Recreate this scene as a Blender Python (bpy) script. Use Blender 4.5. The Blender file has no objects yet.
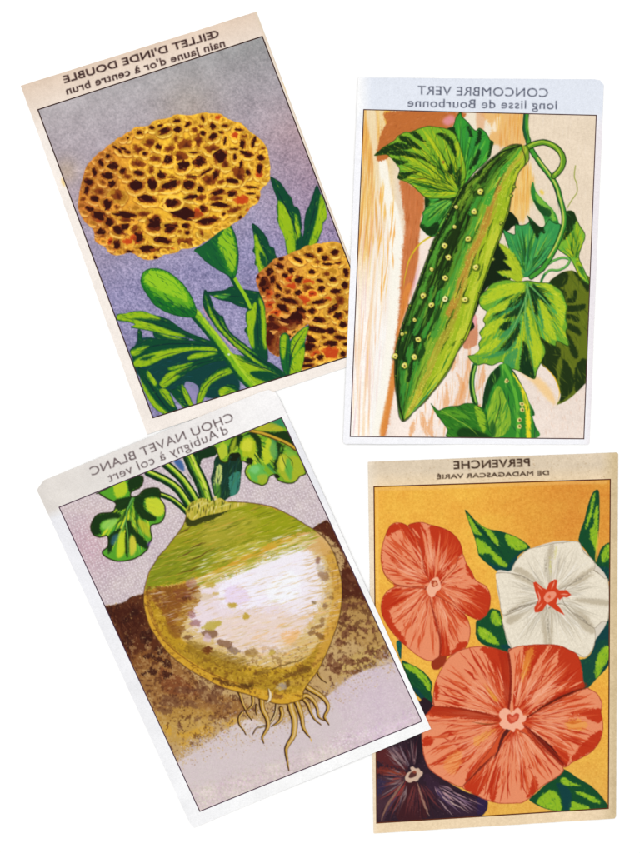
# Four old seed-packet labels lying on a white table top.
# The printed pictures are drawn by the small painter below (polygons, tapered strokes, stippling)
# and put on the cards as coloured mesh cells.
import math
import numpy as np
try:
    import bpy
except ImportError:
    bpy = None
S = 2.0                       # mesh cells per unit of the layout (1 unit = 0.32 mm on the table)
W, H = 640, 853
RNG = np.random.RandomState(7)

def smooth_noise(shape, cell, seed):
    r = np.random.RandomState(seed)
    h, w = shape
    gh, gw = int(h / cell) + 3, int(w / cell) + 3
    g = r.rand(gh, gw)
    y = np.arange(h) / cell; x = np.arange(w) / cell
    y0 = y.astype(int); x0 = x.astype(int)
    fy = (y - y0)[:, None]; fx = (x - x0)[None, :]
    fy = fy * fy * (3 - 2 * fy); fx = fx * fx * (3 - 2 * fx)
    a = g[y0][:, x0]; b = g[y0][:, x0 + 1]; c = g[y0 + 1][:, x0]; d = g[y0 + 1][:, x0 + 1]
    return (a * (1 - fx) + b * fx) * (1 - fy) + (c * (1 - fx) + d * fx) * fy - 0.5

NH, NW = int(H * S), int(W * S)
GR1 = (smooth_noise((NH, NW), 1.6, 1) + smooth_noise((NH, NW), 2.6, 2)) * 1.1     # litho grain
GR2 = smooth_noise((NH, NW), 5, 3) + 0.5 * smooth_noise((NH, NW), 11, 4)          # mottling
GR3 = smooth_noise((NH, NW), 26, 5) + 0.6 * smooth_noise((NH, NW), 60, 6)         # broad drift

def catmull(p, closed, n=5):
    p = np.asarray(p, float)
    if len(p) < 3: return p
    if closed:
        q = np.vstack([p[-1], p, p[0], p[1]])
    else:
        q = np.vstack([2 * p[0] - p[1], p, 2 * p[-1] - p[-2]])
    t = np.linspace(0, 1, n, endpoint=False)[:, None]
    out = []
    for i in range(1, len(q) - 2):
        a, b, c, d = q[i - 1], q[i], q[i + 1], q[i + 2]
        out.append(0.5 * ((2 * b) + (c - a) * t + (2 * a - 5 * b + 4 * c - d) * t ** 2 + (3 * b - a - 3 * c + d) * t ** 3))
    if not closed: out.append(q[-2][None])
    return np.vstack(out)

class Pic:
    """one card's picture: RGB canvas over the layout, plus the id of the part each cell belongs to"""
    def __init__(self, box):
        self.x0, self.y0, x1, y1 = box
        self.w = int((x1 - self.x0) * S); self.h = int((y1 - self.y0) * S)
        self.c = np.ones((self.h, self.w, 3)) * 0.9
        self.id = np.zeros((self.h, self.w), int)
        self.parts = ['paper']; self.par = [None]; self.lab = [None]
        self.cur = 0; self.clips = []
        self.o = (0, 0, 1.0)
        sy, sx = int(self.y0 * S), int(self.x0 * S)
        sy = max(0, min(sy, NH - self.h)); sx = max(0, min(sx, NW - self.w))
        self.g1 = GR1[sy:sy + self.h, sx:sx + self.w]
        self.g2 = GR2[sy:sy + self.h, sx:sx + self.w]
        self.g3 = GR3[sy:sy + self.h, sx:sx + self.w]
        yy, xx = np.mgrid[0:self.h, 0:self.w]
        self.X = self.x0 + (xx + 0.5) / S; self.Y = self.y0 + (yy + 0.5) / S
    def part(self, name, parent=None, label=None):
        self.parts.append(name); self.par.append(parent); self.lab.append(label); self.cur = len(self.parts) - 1
        return self.cur
    def use(self, i): self.cur = i
    def Z(self, ox, oy, s=5.0): self.o = (ox, oy, s)
    def pts(self, t):
        if isinstance(t, str):
            v = np.array([float(k) for k in t.split()]).reshape(-1, 2)
        else:
            v = np.asarray(t, float).reshape(-1, 2)
        return v / self.o[2] + np.array(self.o[:2])
    # ---- coverage masks (window, slice) ----
    def m_poly(self, p, smooth=True, rough=0.0):
        p = self.pts(p)
        if smooth: p = catmull(p, True)
        if rough: p = p + RNG.randn(*p.shape) * rough
        q = (p - [self.x0, self.y0]) * S
        xa = max(0, int(q[:, 0].min()) - 1); xb = min(self.w, int(q[:, 0].max()) + 2)
        ya = max(0, int(q[:, 1].min()) - 1); yb = min(self.h, int(q[:, 1].max()) + 2)
        if xb <= xa or yb <= ya: return None
        cov = np.zeros((yb - ya, xb - xa))
        a = q; b = np.roll(q, -1, 0)
        return self.scan(a, b, xa, xb, ya, yb)
    def scan(self, a, b, xa, xb, ya, yb):
        """even-odd area coverage of the edges a-b"""
        cov = np.zeros((yb - ya, xb - xa))
        K = 3
        n = xb - xa
        for r in range((yb - ya) * K):
            y = ya + (r + 0.5) / K
            m = (a[:, 1] <= y) != (b[:, 1] <= y)
            if not m.any(): continue
            A = a[m]; B = b[m]
            xs = np.sort(A[:, 0] + (y - A[:, 1]) / (B[:, 1] - A[:, 1]) * (B[:, 0] - A[:, 0])) - xa
            row = cov[r // K]
            for k in range(0, len(xs) - 1, 2):
                u = min(max(xs[k], 0), n); v = min(max(xs[k + 1], 0), n)
                if v <= u: continue
                i, j = int(u), int(v)
                if i == j: row[i] += v - u if i < n else 0
                else:
                    row[i] += i + 1 - u
                    row[i + 1:j] += 1
                    if j < n: row[j] += v - j
        return np.clip(cov / K, 0, 1), (slice(ya, yb), slice(xa, xb))
    def m_stroke(self, p, w, smooth=True, rough=0.0, taper=None):
        """w: width in layout units (number, or list along the stroke)"""
        p = self.pts(p)
        n0 = len(p)
        if np.isscalar(w):
            if taper == 'both': ww = w * np.sin(np.linspace(0.12, math.pi - 0.12, n0))
            elif taper == 'end': ww = w * np.linspace(1, 0.12, n0)
            elif taper == 'start': ww = w * np.linspace(0.12, 1, n0)
            else: ww = np.full(n0, float(w))
        else:
            ww = np.interp(np.linspace(0, 1, n0), np.linspace(0, 1, len(w)), w)
        if n0 == 2: p = np.vstack([p[0], p.mean(0), p[1]]); ww = np.array([ww[0], ww.mean(), ww[1]]) if taper != 'both' else np.array([.2 * w, w, .2 * w]); n0 = 3
        if smooth:
            q = catmull(p, False, 4)
            ww = np.interp(np.linspace(0, n0 - 1, len(q)), np.arange(n0), ww)
            p = q
        if rough: p = p + RNG.randn(*p.shape) * rough
        q = (p - [self.x0, self.y0]) * S; r = ww * S / 2
        R = r.max() + 2
        xa = max(0, int(q[:, 0].min() - R)); xb = min(self.w, int(q[:, 0].max() + R) + 1)
        ya = max(0, int(q[:, 1].min() - R)); yb = min(self.h, int(q[:, 1].max() + R) + 1)
        if xb <= xa or yb <= ya: return None
        cov = np.zeros((yb - ya, xb - xa))
        for k in range(len(q) - 1):
            a, b = q[k], q[k + 1]; rr = max(r[k], r[k + 1]) + 1.5
            x1 = max(xa, int(min(a[0], b[0]) - rr)); x2 = min(xb, int(max(a[0], b[0]) + rr) + 2)
            y1 = max(ya, int(min(a[1], b[1]) - rr)); y2 = min(yb, int(max(a[1], b[1]) + rr) + 2)
            if x2 <= x1 or y2 <= y1: continue
            X = np.arange(x1, x2)[None] + 0.5; Y = np.arange(y1, y2)[:, None] + 0.5
            d = b - a; L = max((d ** 2).sum(), 1e-6)
            t = np.clip(((X - a[0]) * d[0] + (Y - a[1]) * d[1]) / L, 0, 1)
            dist = np.hypot(X - a[0] - t * d[0], Y - a[1] - t * d[1])
            rad = r[k] + (r[k + 1] - r[k]) * t
            cv = np.clip(rad - dist + 0.5, 0, 1) * np.clip(rad * 2, 0, 1)
            sub = cov[y1 - ya:y2 - ya, x1 - xa:x2 - xa]
            np.maximum(sub, cv, out=sub)
        return cov, (slice(ya, yb), slice(xa, xb))
    def m_ell(self, x, y, rx, ry, deg=0, rough=0.12):
        n = 12
        t = np.arange(n) * 2 * math.pi / n
        k = 1 + RNG.randn(n) * rough
        c, s = math.cos(math.radians(deg)), math.sin(math.radians(deg))
        u = rx * np.cos(t) * k; v = ry * np.sin(t) * k
        return self.m_poly(np.c_[x + u * c - v * s, y + u * s + v * c])
    # ---- painting ----
    def put(self, m, col, a=1.0, own=False, soft=0, grain=0.0):
        if m is None: return
        cov, sl = m
        if soft:
            g = int(soft * S * 2.5) + 2
            ya = max(0, sl[0].start - g); yb = min(self.h, sl[0].stop + g)
            xa = max(0, sl[1].start - g); xb = min(self.w, sl[1].stop + g)
            big = np.zeros((yb - ya, xb - xa))
            big[sl[0].start - ya:sl[0].stop - ya, sl[1].start - xa:sl[1].stop - xa] = cov
            r = max(1, int(round(soft * S / 1.7)))
            for _ in range(3):
                for ax in (0, 1):
                    k = np.cumsum(np.pad(big, [(r + 1, r) if i == ax else (0, 0) for i in (0, 1)], mode='constant'), axis=ax)
                    n = big.shape[ax]
                    big = (np.take(k, range(2 * r + 1, 2 * r + 1 + n), axis=ax) - np.take(k, range(0, n), axis=ax)) / (2 * r + 1)
            cov = big; sl = (slice(ya, yb), slice(xa, xb))
        if grain:
            cov = np.clip((cov - 0.5) * (1 + grain) + 0.5 + self.g1[sl] * grain * 1.5 * (cov > 0.02) * (cov < 0.98 + 0), 0, 1)
        for cl in self.clips: cov = cov * cl[sl]
        if own:
            self.id[sl][cov > 0.5] = self.cur
        cov = (cov * a)[..., None]
        col = np.asarray(col, float)
        if col.max() > 1.001: col = col / 255.0
        v = self.c[sl]
        if col.ndim == 3: col = col[sl]
        self.c[sl] = v * (1 - cov) + col * cov
    def poly(self, p, col, a=1.0, own=False, soft=0, grain=0, smooth=True, rough=0.12):
        self.put(self.m_poly(p, smooth, rough), col, a, own, soft, grain)
    def line(self, p, w, col, a=1.0, own=False, soft=0, grain=0, taper='both', rough=0.08):
        self.put(self.m_stroke(p, w, True, rough, taper), col, a, own, soft, grain)
    def ell(self, x, y, rx, ry, deg, col, a=1.0, own=False, soft=0, grain=0, rough=0.12):
        self.put(self.m_ell(x, y, rx, ry, deg, rough), col, a, own, soft, grain)
    def full(self, m):
        f = np.zeros((self.h, self.w))
        if m is not None: f[m[1]] = m[0]
        return f
    def clip(self, p, smooth=True):
        self.clips.append(p if isinstance(p, np.ndarray) and p.shape == self.id.shape else self.full(self.m_poly(p, smooth)))
    def clip_ids(self, ids): self.clips.append(np.isin(self.id, ids).astype(float))
    def unclip(self): self.clips.pop()
    def hatch(self, p, ang, L, w, cols, n, a=0.7, jit=12, curve=0.0, grain=0):
        """n short tapered pen strokes at random places inside the region p, running at angle ang"""
        q = self.pts(p); m = self.full(self.m_poly(p))
        if self.clips:
            for c in self.clips: m = m * c
        ys, xs = np.nonzero(m > 0.5)
        if not len(ys): return
        o = self.o; self.o = (0, 0, 1.0)
        for _ in range(n):
            i = RNG.randint(len(ys))
            x = self.x0 + xs[i] / S; y = self.y0 + ys[i] / S
            an = ang(x, y) if callable(ang) else ang
            t = math.radians(an + RNG.randn() * jit); l = L * (0.5 + RNG.rand())
            dx, dy = math.cos(t) * l / 2, math.sin(t) * l / 2
            k = curve * l * (RNG.rand() - 0.5)
            col = cols[RNG.randint(len(cols))]
            self.put(self.m_stroke([x - dx, y - dy, x - dy * k, y + dx * k, x + dx, y + dy], w * (0.6 + 0.8 * RNG.rand()), True, 0, 'both'), col, a, False, 0, grain)
        self.o = o
    def rays(self, c, pts, w, cols, a=0.8, f0=0.1, f1=1.0, jit=0.05, n=1):
        """tapered strokes from a centre towards each of pts (petal veins)"""
        c = self.pts(c)[0]; P = self.pts(pts)
        o = self.o; self.o = (0, 0, 1.0)
        for k in range(n):
            t = RNG.rand() * (len(P) - 1); i = int(t); e = P[i] + (P[i + 1] - P[i]) * (t - i)
            s0 = f0 + RNG.rand() * jit * 3; s1 = f1 - RNG.rand() * (f1 - f0) * 0.8
            if s1 < s0 + .05: continue
            d = e - c; nrm = np.array([-d[1], d[0]]) * RNG.randn() * 0.03
            self.put(self.m_stroke([*(c + d * s0), *(c + d * (s0 + s1) / 2 + nrm), *(c + d * s1)], w * (0.6 + 0.8 * RNG.rand()), True, 0, 'both'), cols[RNG.randint(len(cols))], a)
        self.o = o

# the four cards: outline corners (tl, tr, br, bl), picture frame corners
CARDS = []
# ---------------------------------------------------------------- marigold card
SPOT = {}
def dotlist(P, t, kind, dedupe):
    v = [float(k) for k in t.replace(',', ' ').split()]
    out = []
    for i in range(0, len(v), 5):
        x, y, rx, ry, dg = v[i:i + 5]
        a = P.pts([x, y])[0]
        rx /= P.o[2]; ry /= P.o[2]
        if any(math.hypot(a[0] - b[0], a[1] - b[1]) < 2.6 for b in dedupe): continue
        dedupe.append(a); out.append((a[0], a[1], rx, ry, dg, kind))
    return out

def ruffled_head(P, spots, out, xl, xr, c0, c1, extra, dark=0.0):
    """shingled curls, painted from the far rows to the near ones: lip, brown hollow, dark pit, highlight"""
    P.o = (0, 0, 1.0)
    spots = list(spots)
    q = catmull(out, True, 3)
    for _ in range(extra * 14):                         # fill gaps between the traced pits with small curls
        x = q[:, 0].min() + RNG.rand() * np.ptp(q[:, 0]); y = q[:, 1].min() + RNG.rand() * np.ptp(q[:, 1])
        ix, iy = int((x - P.x0) * S), int((y - P.y0) * S)
        if not (0 <= ix < P.w and 0 <= iy < P.h) or P.clips[-1][iy, ix] < .5: continue
        if min(math.hypot((x - a[0]) / (a[2] + 3.4), (y - a[1]) / (a[3] + 3.4)) for a in spots) < 1.2: continue
        spots.append((x, y, 1.2 + RNG.rand() * 1.6, .9 + RNG.rand() * .9, RNG.randn() * 25, 'dbbe'[RNG.randint(4)]))
    # curls along the outline
    for k in range(0, len(q), 5):
        c = q.mean(0); p = q[k] + (c - q[k]) * .045
        spots.append((p[0], p[1], 1.6, .5, RNG.randn() * 20, 'e'))
    traced = [a for a in spots if a[5] == 'd' and a[2] > 1.3]
    spots.sort(key=lambda a: a[1] + RNG.randn() * .8)
    for (x, y, rx, ry, dg, k) in spots:
        f = min(1, max(0, (x - xl) / (xr - xl) + RNG.randn() * .12))
        base = np.array(c0, float) * (1 - f) + np.array(c1, float) * f
        base = base * (.97 + RNG.randn() * .06); bright = np.array([240, 176, 92.]) * (1 - f) + np.array([255, 216, 98.]) * f
        tan = np.array([150, 84, 22.]) * (1 - f) + np.array([184, 128, 30.]) * f
        if k == 'r': tan = np.array([206, 88, 24.])
        Rx, Ry = rx * 1.34 + 2.9, ry * 1.2 + 3.2
        t = math.radians(dg * .6); ct, st = math.cos(t), math.sin(t); cx, cy = x, y + ry * .35 + .6
        n = 15; ph = RNG.rand() * 6.3; m = RNG.randint(3, 6)
        def loop(sx, sy, ox=0, oy=0, wob=1.):
            L = []
            for i in range(n):
                a = 2 * math.pi * i / n
                r = 1 + wob * (.11 * math.sin(m * a + ph) + .07 * RNG.randn())
                u, v = sx * r * math.cos(a), sy * r * math.sin(a)
                L += [cx + ox + u * ct - v * st, cy + oy + u * st + v * ct]
            return L
        L = loop(Rx, Ry)
        sh = P.m_poly(np.array(L) + np.tile([0.15, .75], n))
        P.put(sh, (104, 40, 14), .72, soft=.15)
        P.poly(L, base, soft=0, rough=.1)
        # hollow, darker towards its upper rim
        P.ell(x, y - .1, rx * 1.28 + .9, ry * 1.2 + .9, dg, tan, .92, soft=.35, grain=.5, rough=.2)
        if k in 'dr' or k == 'b':
            P.ell(x + .2, y - .3, rx * 1.12 + .2, ry * 1.1 + .2, dg, (126, 52, 14) if k != 'r' else (196, 64, 20), .85, soft=.3, grain=.7, rough=.25)
        # lip highlight
        A = []
        for i in np.linspace(.12, .88, 7):
            a = math.pi * i; u, v = (Rx - .9) * math.cos(a), (Ry - .95) * math.sin(a)
            A += [cx + u * ct - v * st, cy + u * st + v * ct]
        P.line(A, 1.7 + RNG.rand() * .8, bright, .9, rough=.2)
        if k == 'd':
            P.ell(x, y, rx * 1.06, ry * 1.12, dg, (50, 8, 6), .97, rough=.24)
        elif k == 'b':
            P.ell(x + rx * .1, y + ry * .1, rx * .55, ry * .55, dg, (76, 22, 10), .85, soft=.2, rough=.3)
        elif k == 'r' and RNG.rand() < .5:
            P.ell(x, y, rx * .5, ry * .45, dg, (90, 20, 8), .8, rough=.3)
        if k != 'e' and rx > 3.4:                       # little pen strokes inside the lip
            for _ in range(3):
                a = math.pi * (.2 + .6 * RNG.rand()); r0, r1 = .75, .95
                P.line([cx + Rx * r0 * math.cos(a), cy + Ry * r0 * math.sin(a), cx + Rx * r1 * math.cos(a), cy + Ry * r1 * math.sin(a)], .45, (150, 76, 20), .6)
    for (x, y, rx, ry, dg, k) in traced:                # the deep pits as they stand open between the lips
        P.ell(x + .5, y + .3, rx * 1.22, ry * 1.25, dg, (132, 56, 16), .6, soft=.2, grain=.5, rough=.25)
        P.ell(x - .1, y - .1, rx * .96, ry * 1.0, dg, (48, 8, 6), .97, rough=.22)

def card1():
    P = Pic((14, 4, 392, 442))
    card = [(21, 86), (256.5, 12), (386, 354), (147.5, 434.5)]
    frame = [(38.2, 110), (262.4, 36.8), (380.5, 346.5), (153.3, 417.8)]
    # aged paper
    u = (P.X - 20) / 240; v = (P.Y - 86 + (P.X - 21) * .312)
    top = np.clip(1 - v / 60, 0, 1)[..., None]
    base = np.array([245, 236, 228.]) * (1 - top) + np.array([226, 204, 184.]) * top
    base = base + P.g2[..., None] * 5 + P.g1[..., None] * 5 + P.g3[..., None] * 8
    side = np.clip((P.X - 262 - (P.Y - 36) * .38) / 3, 0, 1)[..., None]
    base = base * (1 - side) + np.array([226, 208, 186.]) * side
    P.c[:] = base / 255
    P.Z(0, 0, 1)
    P.line("62 178 65 187", 3.5, (236, 196, 100), .7, soft=1); P.line("283 78 289 96", 2.6, (238, 190, 60), .8, soft=.6)
    # picture ground
    P.clip([c for q in frame for c in q], False)
    bgp = P.part('printed_background', label='grey and violet speckled printed background')
    P.poly([c for q in frame for c in q], (150, 140, 172), own=True, smooth=False, rough=0)
    dpt = P.Y - 110 + (P.X - 38) * .327     # depth below the frame's top edge
    t = np.clip(dpt / 210, 0, 1)[..., None]
    ru = np.clip((P.X - 60) / 200, 0, 1)[..., None]
    topc = np.array([182, 175, 178.]) * (1 - ru) + np.array([156, 156, 156.]) * ru
    midc = np.array([176, 160, 172.]); lowc = np.array([146, 140, 178.])
    g = np.where(t < .5, topc * (1 - 2 * t) + midc * 2 * t, midc * (2 - 2 * t) + lowc * (2 * t - 1))
    redr = np.clip((P.X - 250) / 60, 0, 1) * np.clip((P.Y - 90) / 40, 0, 1) * np.clip((270 - P.Y) / 40, 0, 1)
    g = g + redr[..., None] * np.array([4, -8, -14.])
    tan = np.exp(-((P.X - 66) ** 2 + (P.Y - 172) ** 2) / 180.) + .5 * np.exp(-((P.X - 190) ** 2 + (P.Y - 112) ** 2) / 900.)
    g = g + tan[..., None] * np.array([8, 2, -20.])
    g = g + P.g1[..., None] * np.array([34, 30, 30]) * (0.45 + t * .9) + P.g2[..., None] * 13 + P.g3[..., None] * 14
    P.put((np.ones((P.h, P.w)), (slice(0, P.h), slice(0, P.w))), g / 255)
    D, M, B, O = (8, 70, 44), (40, 122, 34), (156, 190, 22), (6, 40, 44)
    def leaf(out, bright=(), dark=(), veins=(), base=D, lab=None, own=True, bcol=B):
        if own: P.part('leaf', label=lab)
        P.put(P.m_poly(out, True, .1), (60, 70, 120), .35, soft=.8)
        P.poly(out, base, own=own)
        P.clip(out)
        P.line(out + ' ' + ' '.join(out.split()[:2]), .9, O, .75, taper=None)
        for b in bright:
            P.poly(b, M, .9, soft=.5, grain=.2); P.poly(b, bcol, .95, soft=.25, grain=.15)
            c = P.pts(b); a = math.degrees(math.atan2(*(c[len(c) // 2] - c[0])[::-1]))
            P.hatch(b, a, 5, .55, [(96, 160, 30), (60, 136, 36), (194, 210, 60), (20, 90, 40)], int(len(c) * 3.2), .75, jit=8)
        for d in dark: P.poly(d, D, .95, soft=.2, grain=.4)
        for d, w in veins: P.line(d, w, O, .85)
        c = P.pts(out); a = math.degrees(math.atan2(*(c[len(c) // 2] - c[0])[::-1]))
        P.hatch(out, a, 6, .5, [(30, 110, 50), (4, 50, 40), (80, 150, 36), (150, 190, 40)], int(len(c) * 2.4), .65, jit=7)
        P.unclip()
    # right pair of leaves and small leaf above the second bloom
    P.Z(240, 160)
    leaf("152 85 182 98 200 110 225 145 240 170 258 190 270 230 288 238 300 262 310 330 306 360 320 400 320 440 245 480 225 400 212 360 200 340 185 292 190 285 182 240 188 205 165 140",
         ["192 205 212 218 230 240 260 310 275 400 275 470 245 480 225 400 195 330 192 262", "276 268 290 300 300 370 280 400 276 330"], (), [("160 100 200 180 250 280 285 380 290 450", 1.3)])
    leaf("385 125 405 170 420 200 430 240 434 290 415 320 412 350 400 380 375 430 310 445 320 350 322 300 330 260 340 240 350 218 366 170",
         ["404 172 425 215 434 252 434 290 413 312 412 345 370 428 345 430 362 370 375 330 384 290 395 240"], (), [("384 150 370 260 345 340 320 430", 1.2)])
    leaf("60 320 80 326 100 345 122 370 140 400 150 430 170 440 178 470 180 505 110 590 88 535 74 520 78 480 64 455 72 430 68 380",
         ["74 368 98 420 112 450 128 480 132 520 105 578 88 535 80 500 76 450"], ["98 460 130 490 128 540 108 520"], [("62 325 110 420 140 490 140 540", 1.)])
    # long dark leaf and the cluster under the blooms
    P.Z(190, 290)
    leaf("85 12 170 0 210 -20 250 -8 350 10 385 25 340 60 300 92 240 80 200 60 150 50 110 30", ["120 28 200 22 180 40 150 42"], (), [("100 20 200 30 330 40", .8)], bcol=(70, 150, 60))
    leaf("282 108 278 150 286 180 272 200 290 232 300 270 320 310 360 340 390 350 385 250 384 150 370 60 345 15 320 60 300 92",
         ["300 100 330 60 335 130 318 200 322 290 300 270 286 200 285 120", "345 40 372 90 380 200 380 300 362 250 358 150"],
         ["335 90 352 80 350 200 362 330 330 300 326 200"], [("340 50 336 170 345 320", 1.3)])
    P.Z(110, 290)
    P.part('leaf_shade', label='dark green undergrowth between the narrow leaves')
    P.poly("140 250 240 240 420 270 560 300 640 430 640 520 560 540 500 540 440 520 380 470 330 520 240 480 150 430 110 380", (10, 62, 58), own=True, grain=.3, soft=.2)
    P.poly("375 465 440 480 436 560 410 580", (148, 138, 182), .9)
    P.hatch("140 250 560 300 640 520 330 520 110 380", -20, 7, .6, [(20, 100, 60), (40, 130, 50), (4, 40, 50), (30, 90, 110)], 110, .6)
    leaf("140 200 160 210 165 250 200 245 240 260 150 290", ["166 222 190 238 220 262 180 262"])
    leaf("215 208 260 220 330 235 400 245 340 262 240 250", ["240 215 300 230 370 246 300 240"])
    leaf("100 305 130 275 150 268 200 240 240 245 340 250 450 255 560 285 560 308 420 302 330 322 300 345 260 345 240 365 180 382 125 388 118 350",
         ["122 380 130 350 200 320 280 300 400 286 555 290 555 305 420 302 330 322 260 345 180 382", "104 308 150 290 200 280 170 300 125 330"],
         ["150 345 230 322 190 350"], [("110 330 220 280 380 268 540 288", 1.2), ("200 350 300 318 400 300", .7)])
    leaf("38 122 80 118 110 108 165 105 200 118 235 128 255 132 300 150 340 180 400 215 520 262 535 292 470 268 390 240 300 228 200 205 108 188 125 172 90 160 38 152",
         ["40 125 110 112 165 108 235 130 250 150 200 145 110 140 180 160 280 195 380 232 300 226 205 202 112 184 130 170 90 156 40 148"],
         (), [("45 140 150 150 260 180 380 225 520 280", .9), ("160 135 250 150 330 185", .8)])
    leaf("390 330 440 310 560 312 590 330 520 345 430 350 395 355", ["392 335 440 315 540 314 480 332 400 348"])
    leaf("235 492 262 440 290 402 285 390 330 372 360 372 440 350 530 330 598 320 606 348 540 358 480 375 440 392 400 408 370 430 330 462 300 480 260 500",
         ["240 488 275 430 330 400 420 378 400 388 330 425 350 430 300 470 262 494", "290 392 340 378 420 360 360 385 310 398"],
         (), [("242 492 330 425 440 370 600 335", 1.1), ("300 440 360 400 440 376", .7)])
    leaf("432 580 436 530 450 500 458 465 490 432 520 408 560 385 600 372 640 368 650 410 600 425 560 440 530 462 500 480 480 520 462 560 445 582",
         ["436 572 444 520 470 470 540 412 640 380 640 402 560 434 500 474 474 528 446 578"], (), [("440 570 470 490 540 430 640 396", .9)])
    leaf("140 388 165 395 190 400 220 440 262 490 300 545 345 612 300 634 250 610 215 580 170 500",
         ["150 440 180 490 230 560 300 625 250 608 205 565 165 490", "190 402 235 450 225 480 190 430"], (), [("150 400 200 470 260 560 320 625", 1.6)])
    leaf("245 500 290 498 330 580 345 612 300 585", ["248 502 288 502 322 580 300 570"], (), [("262 505 320 590", .9)])
    leaf("300 505 330 490 360 468 395 520 412 560 425 592 380 594 350 570", ["362 472 392 522 418 590 385 560 365 510", "305 510 345 560 380 590 350 570"], (), [("350 480 380 560 400 592", 1.3)])
    leaf("540 500 570 478 620 470 650 500 690 505 660 540 600 555 560 550", ["545 505 575 484 620 500 650 530 600 552 565 545"], (), ())
    P.Z(190, 290)
    leaf("190 318 230 322 262 328 340 350 400 362 480 418 496 434 420 462 340 490 300 500 250 420",
         ["192 320 262 330 350 356 300 352 260 348 330 376 400 400 460 430 380 405 300 410 340 440 400 455 330 488 300 492 250 410"],
         ["300 412 360 420 440 440 400 462 330 440", "235 330 330 345 400 380 320 365"], [("200 330 300 370 400 400 480 430", .9), ("250 350 340 385 440 425", .8)])
    leaf("440 250 455 225 480 214 498 240 502 260 530 220 560 195 592 180 586 215 575 250 572 330 556 400 545 418 500 428 476 418 462 390 450 330",
         ["508 262 545 212 590 184 572 250 556 280 520 330 505 330", "530 320 568 290 572 330 556 400 544 418 502 426 505 370", "455 230 478 220 488 250 470 330 456 320"],
         (), [("480 222 482 320 490 425", 1.4), ("580 190 530 270 498 340 492 420", 1.3)], base=(24, 104, 40))
    leaf("72 0 95 20 112 60 122 92 150 125 165 130 180 170 205 212 250 250 300 290 350 330 400 368 500 430 480 442 420 412 330 370 285 340 230 292 140 200 105 150 88 125 65 72",
         ["72 10 84 60 105 130 150 200 230 280 330 360 420 405 330 350 235 262 160 190 120 130 95 80", "150 140 200 222 280 285 340 330 260 280 190 220"],
         (), [("90 30 120 110 200 230 330 335 480 430", 1.5)])
    P.line("62 70 70 100 88 130 110 165", .8, (226, 150, 150), .9)
    P.line("140 210 185 255 215 285 260 305", 1.2, (226, 170, 190), .9)
    # stems
    P.part('stem')
    P.line("20 118 60 165 130 250 200 350 260 430 330 500", 9.6, D, own=True, taper=None)
    P.line("30 112 70 162 140 248 212 350 270 428 336 495", 6.6, (128, 182, 28), taper=None, grain=.3, soft=.2)
    P.line("44 115 80 160 152 248 222 342 276 418 340 488", 2.6, (178, 210, 46), .9, taper=None)
    P.hatch("20 110 60 120 340 480 310 510", 52, 8, .6, [(70, 150, 36), (30, 110, 36)], 40, .6)
    P.ell(195, 322, 6, 5, 0, (226, 236, 214), .9)
    P.part('stem')
    P.Z(160, 170)
    P.line("352 520 380 575 410 620 448 690", 5.4, D, own=True, taper=None); P.line("364 520 390 570 422 622 452 686", 3.4, (146, 194, 30), taper=None)
    # calyx
    P.part('flower_cup', label='green cup under the large bloom')
    o = "172 400 220 370 270 330 330 268 352 272 372 310 385 350 394 420 392 470 384 520 366 545 340 530 300 506 260 482 225 455 195 425"
    P.poly(o, (18, 92, 44), own=True); P.clip(o)
    P.poly("285 360 320 300 348 280 372 330 386 400 386 470 376 530 345 522 318 460 290 400", M, .9, soft=1, grain=.6)
    P.poly("292 350 330 290 352 290 372 360 382 430 374 500 356 512 330 450 300 390", (140, 190, 32), soft=.6, grain=.6)
    P.hatch(o, 55, 9, .8, [(6, 66, 46), (50, 140, 40), (14, 84, 50)], 80, .6)
    P.line(o, 1.1, O, .7, taper=None); P.unclip()
    # bud
    P.part('flower_bud', label='round green bud below the large bloom')
    P.Z(70, 170)
    o = "354 560 362 520 385 498 420 490 460 496 500 514 540 544 572 576 606 625 622 660 634 700 630 728 614 738 570 736 520 726 470 706 424 676 396 640 370 600"
    P.poly(o, (24, 110, 34), own=True); P.clip(o)
    P.poly("362 545 380 508 430 498 490 514 560 570 600 630 615 690 580 690 520 676 450 640 392 590", (96, 168, 30), soft=1.4, grain=.8)
    P.poly("372 540 400 508 450 506 510 534 570 600 590 660 540 640 480 618 420 590 385 570", (146, 198, 34), soft=1.2, grain=.8)
    P.hatch(o, 42, 8, .7, [(40, 132, 34), (110, 180, 34), (8, 74, 40)], 70, .65)
    P.hatch("400 600 480 640 560 670 640 700 600 740 480 710 400 650", 38, 10, .9, [(8, 70, 42), (20, 100, 40)], 60, .8)
    P.line("400 510 460 530 530 575 580 640", .8, (70, 150, 40), .7); P.line("500 545 550 600 572 650", .7, (70, 150, 40), .7)
    P.line(o, 1.3, (8, 60, 40), .8, taper=None); P.unclip()
    # the large bloom
    P.part('marigold_bloom', label='large ruffled golden yellow and brown bloom')
    P.Z(70, 100)
    o = ("42 530 48 470 58 420 66 390 84 332 112 300 130 280 150 262 170 250 190 230 215 215 240 192 260 185 282 166 300 160 325 140 345 135 372 134 400 128 418 108 440 100 470 96 500 90 520 78 545 74 "
         "600 78 640 70 680 64 700 68 750 70 776 88 800 100 830 112 852 116 880 140 900 160 930 180 962 208 985 245 992 275 998 310 1002 340 998 370 1000 395 985 420 966 436 952 455 952 478 944 505 925 525 905 535 890 560 868 585 840 605 810 622 788 640 "
         "760 650 735 668 705 690 670 712 640 730 600 742 560 745 535 762 500 770 470 774 440 792 390 800 345 784 320 768 290 764 260 774 225 776 198 765 176 735 150 722 128 705 120 655 100 632 78 612 52 570")
    P.put(P.m_poly(o), (120, 90, 90), .4, soft=1.3)
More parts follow.
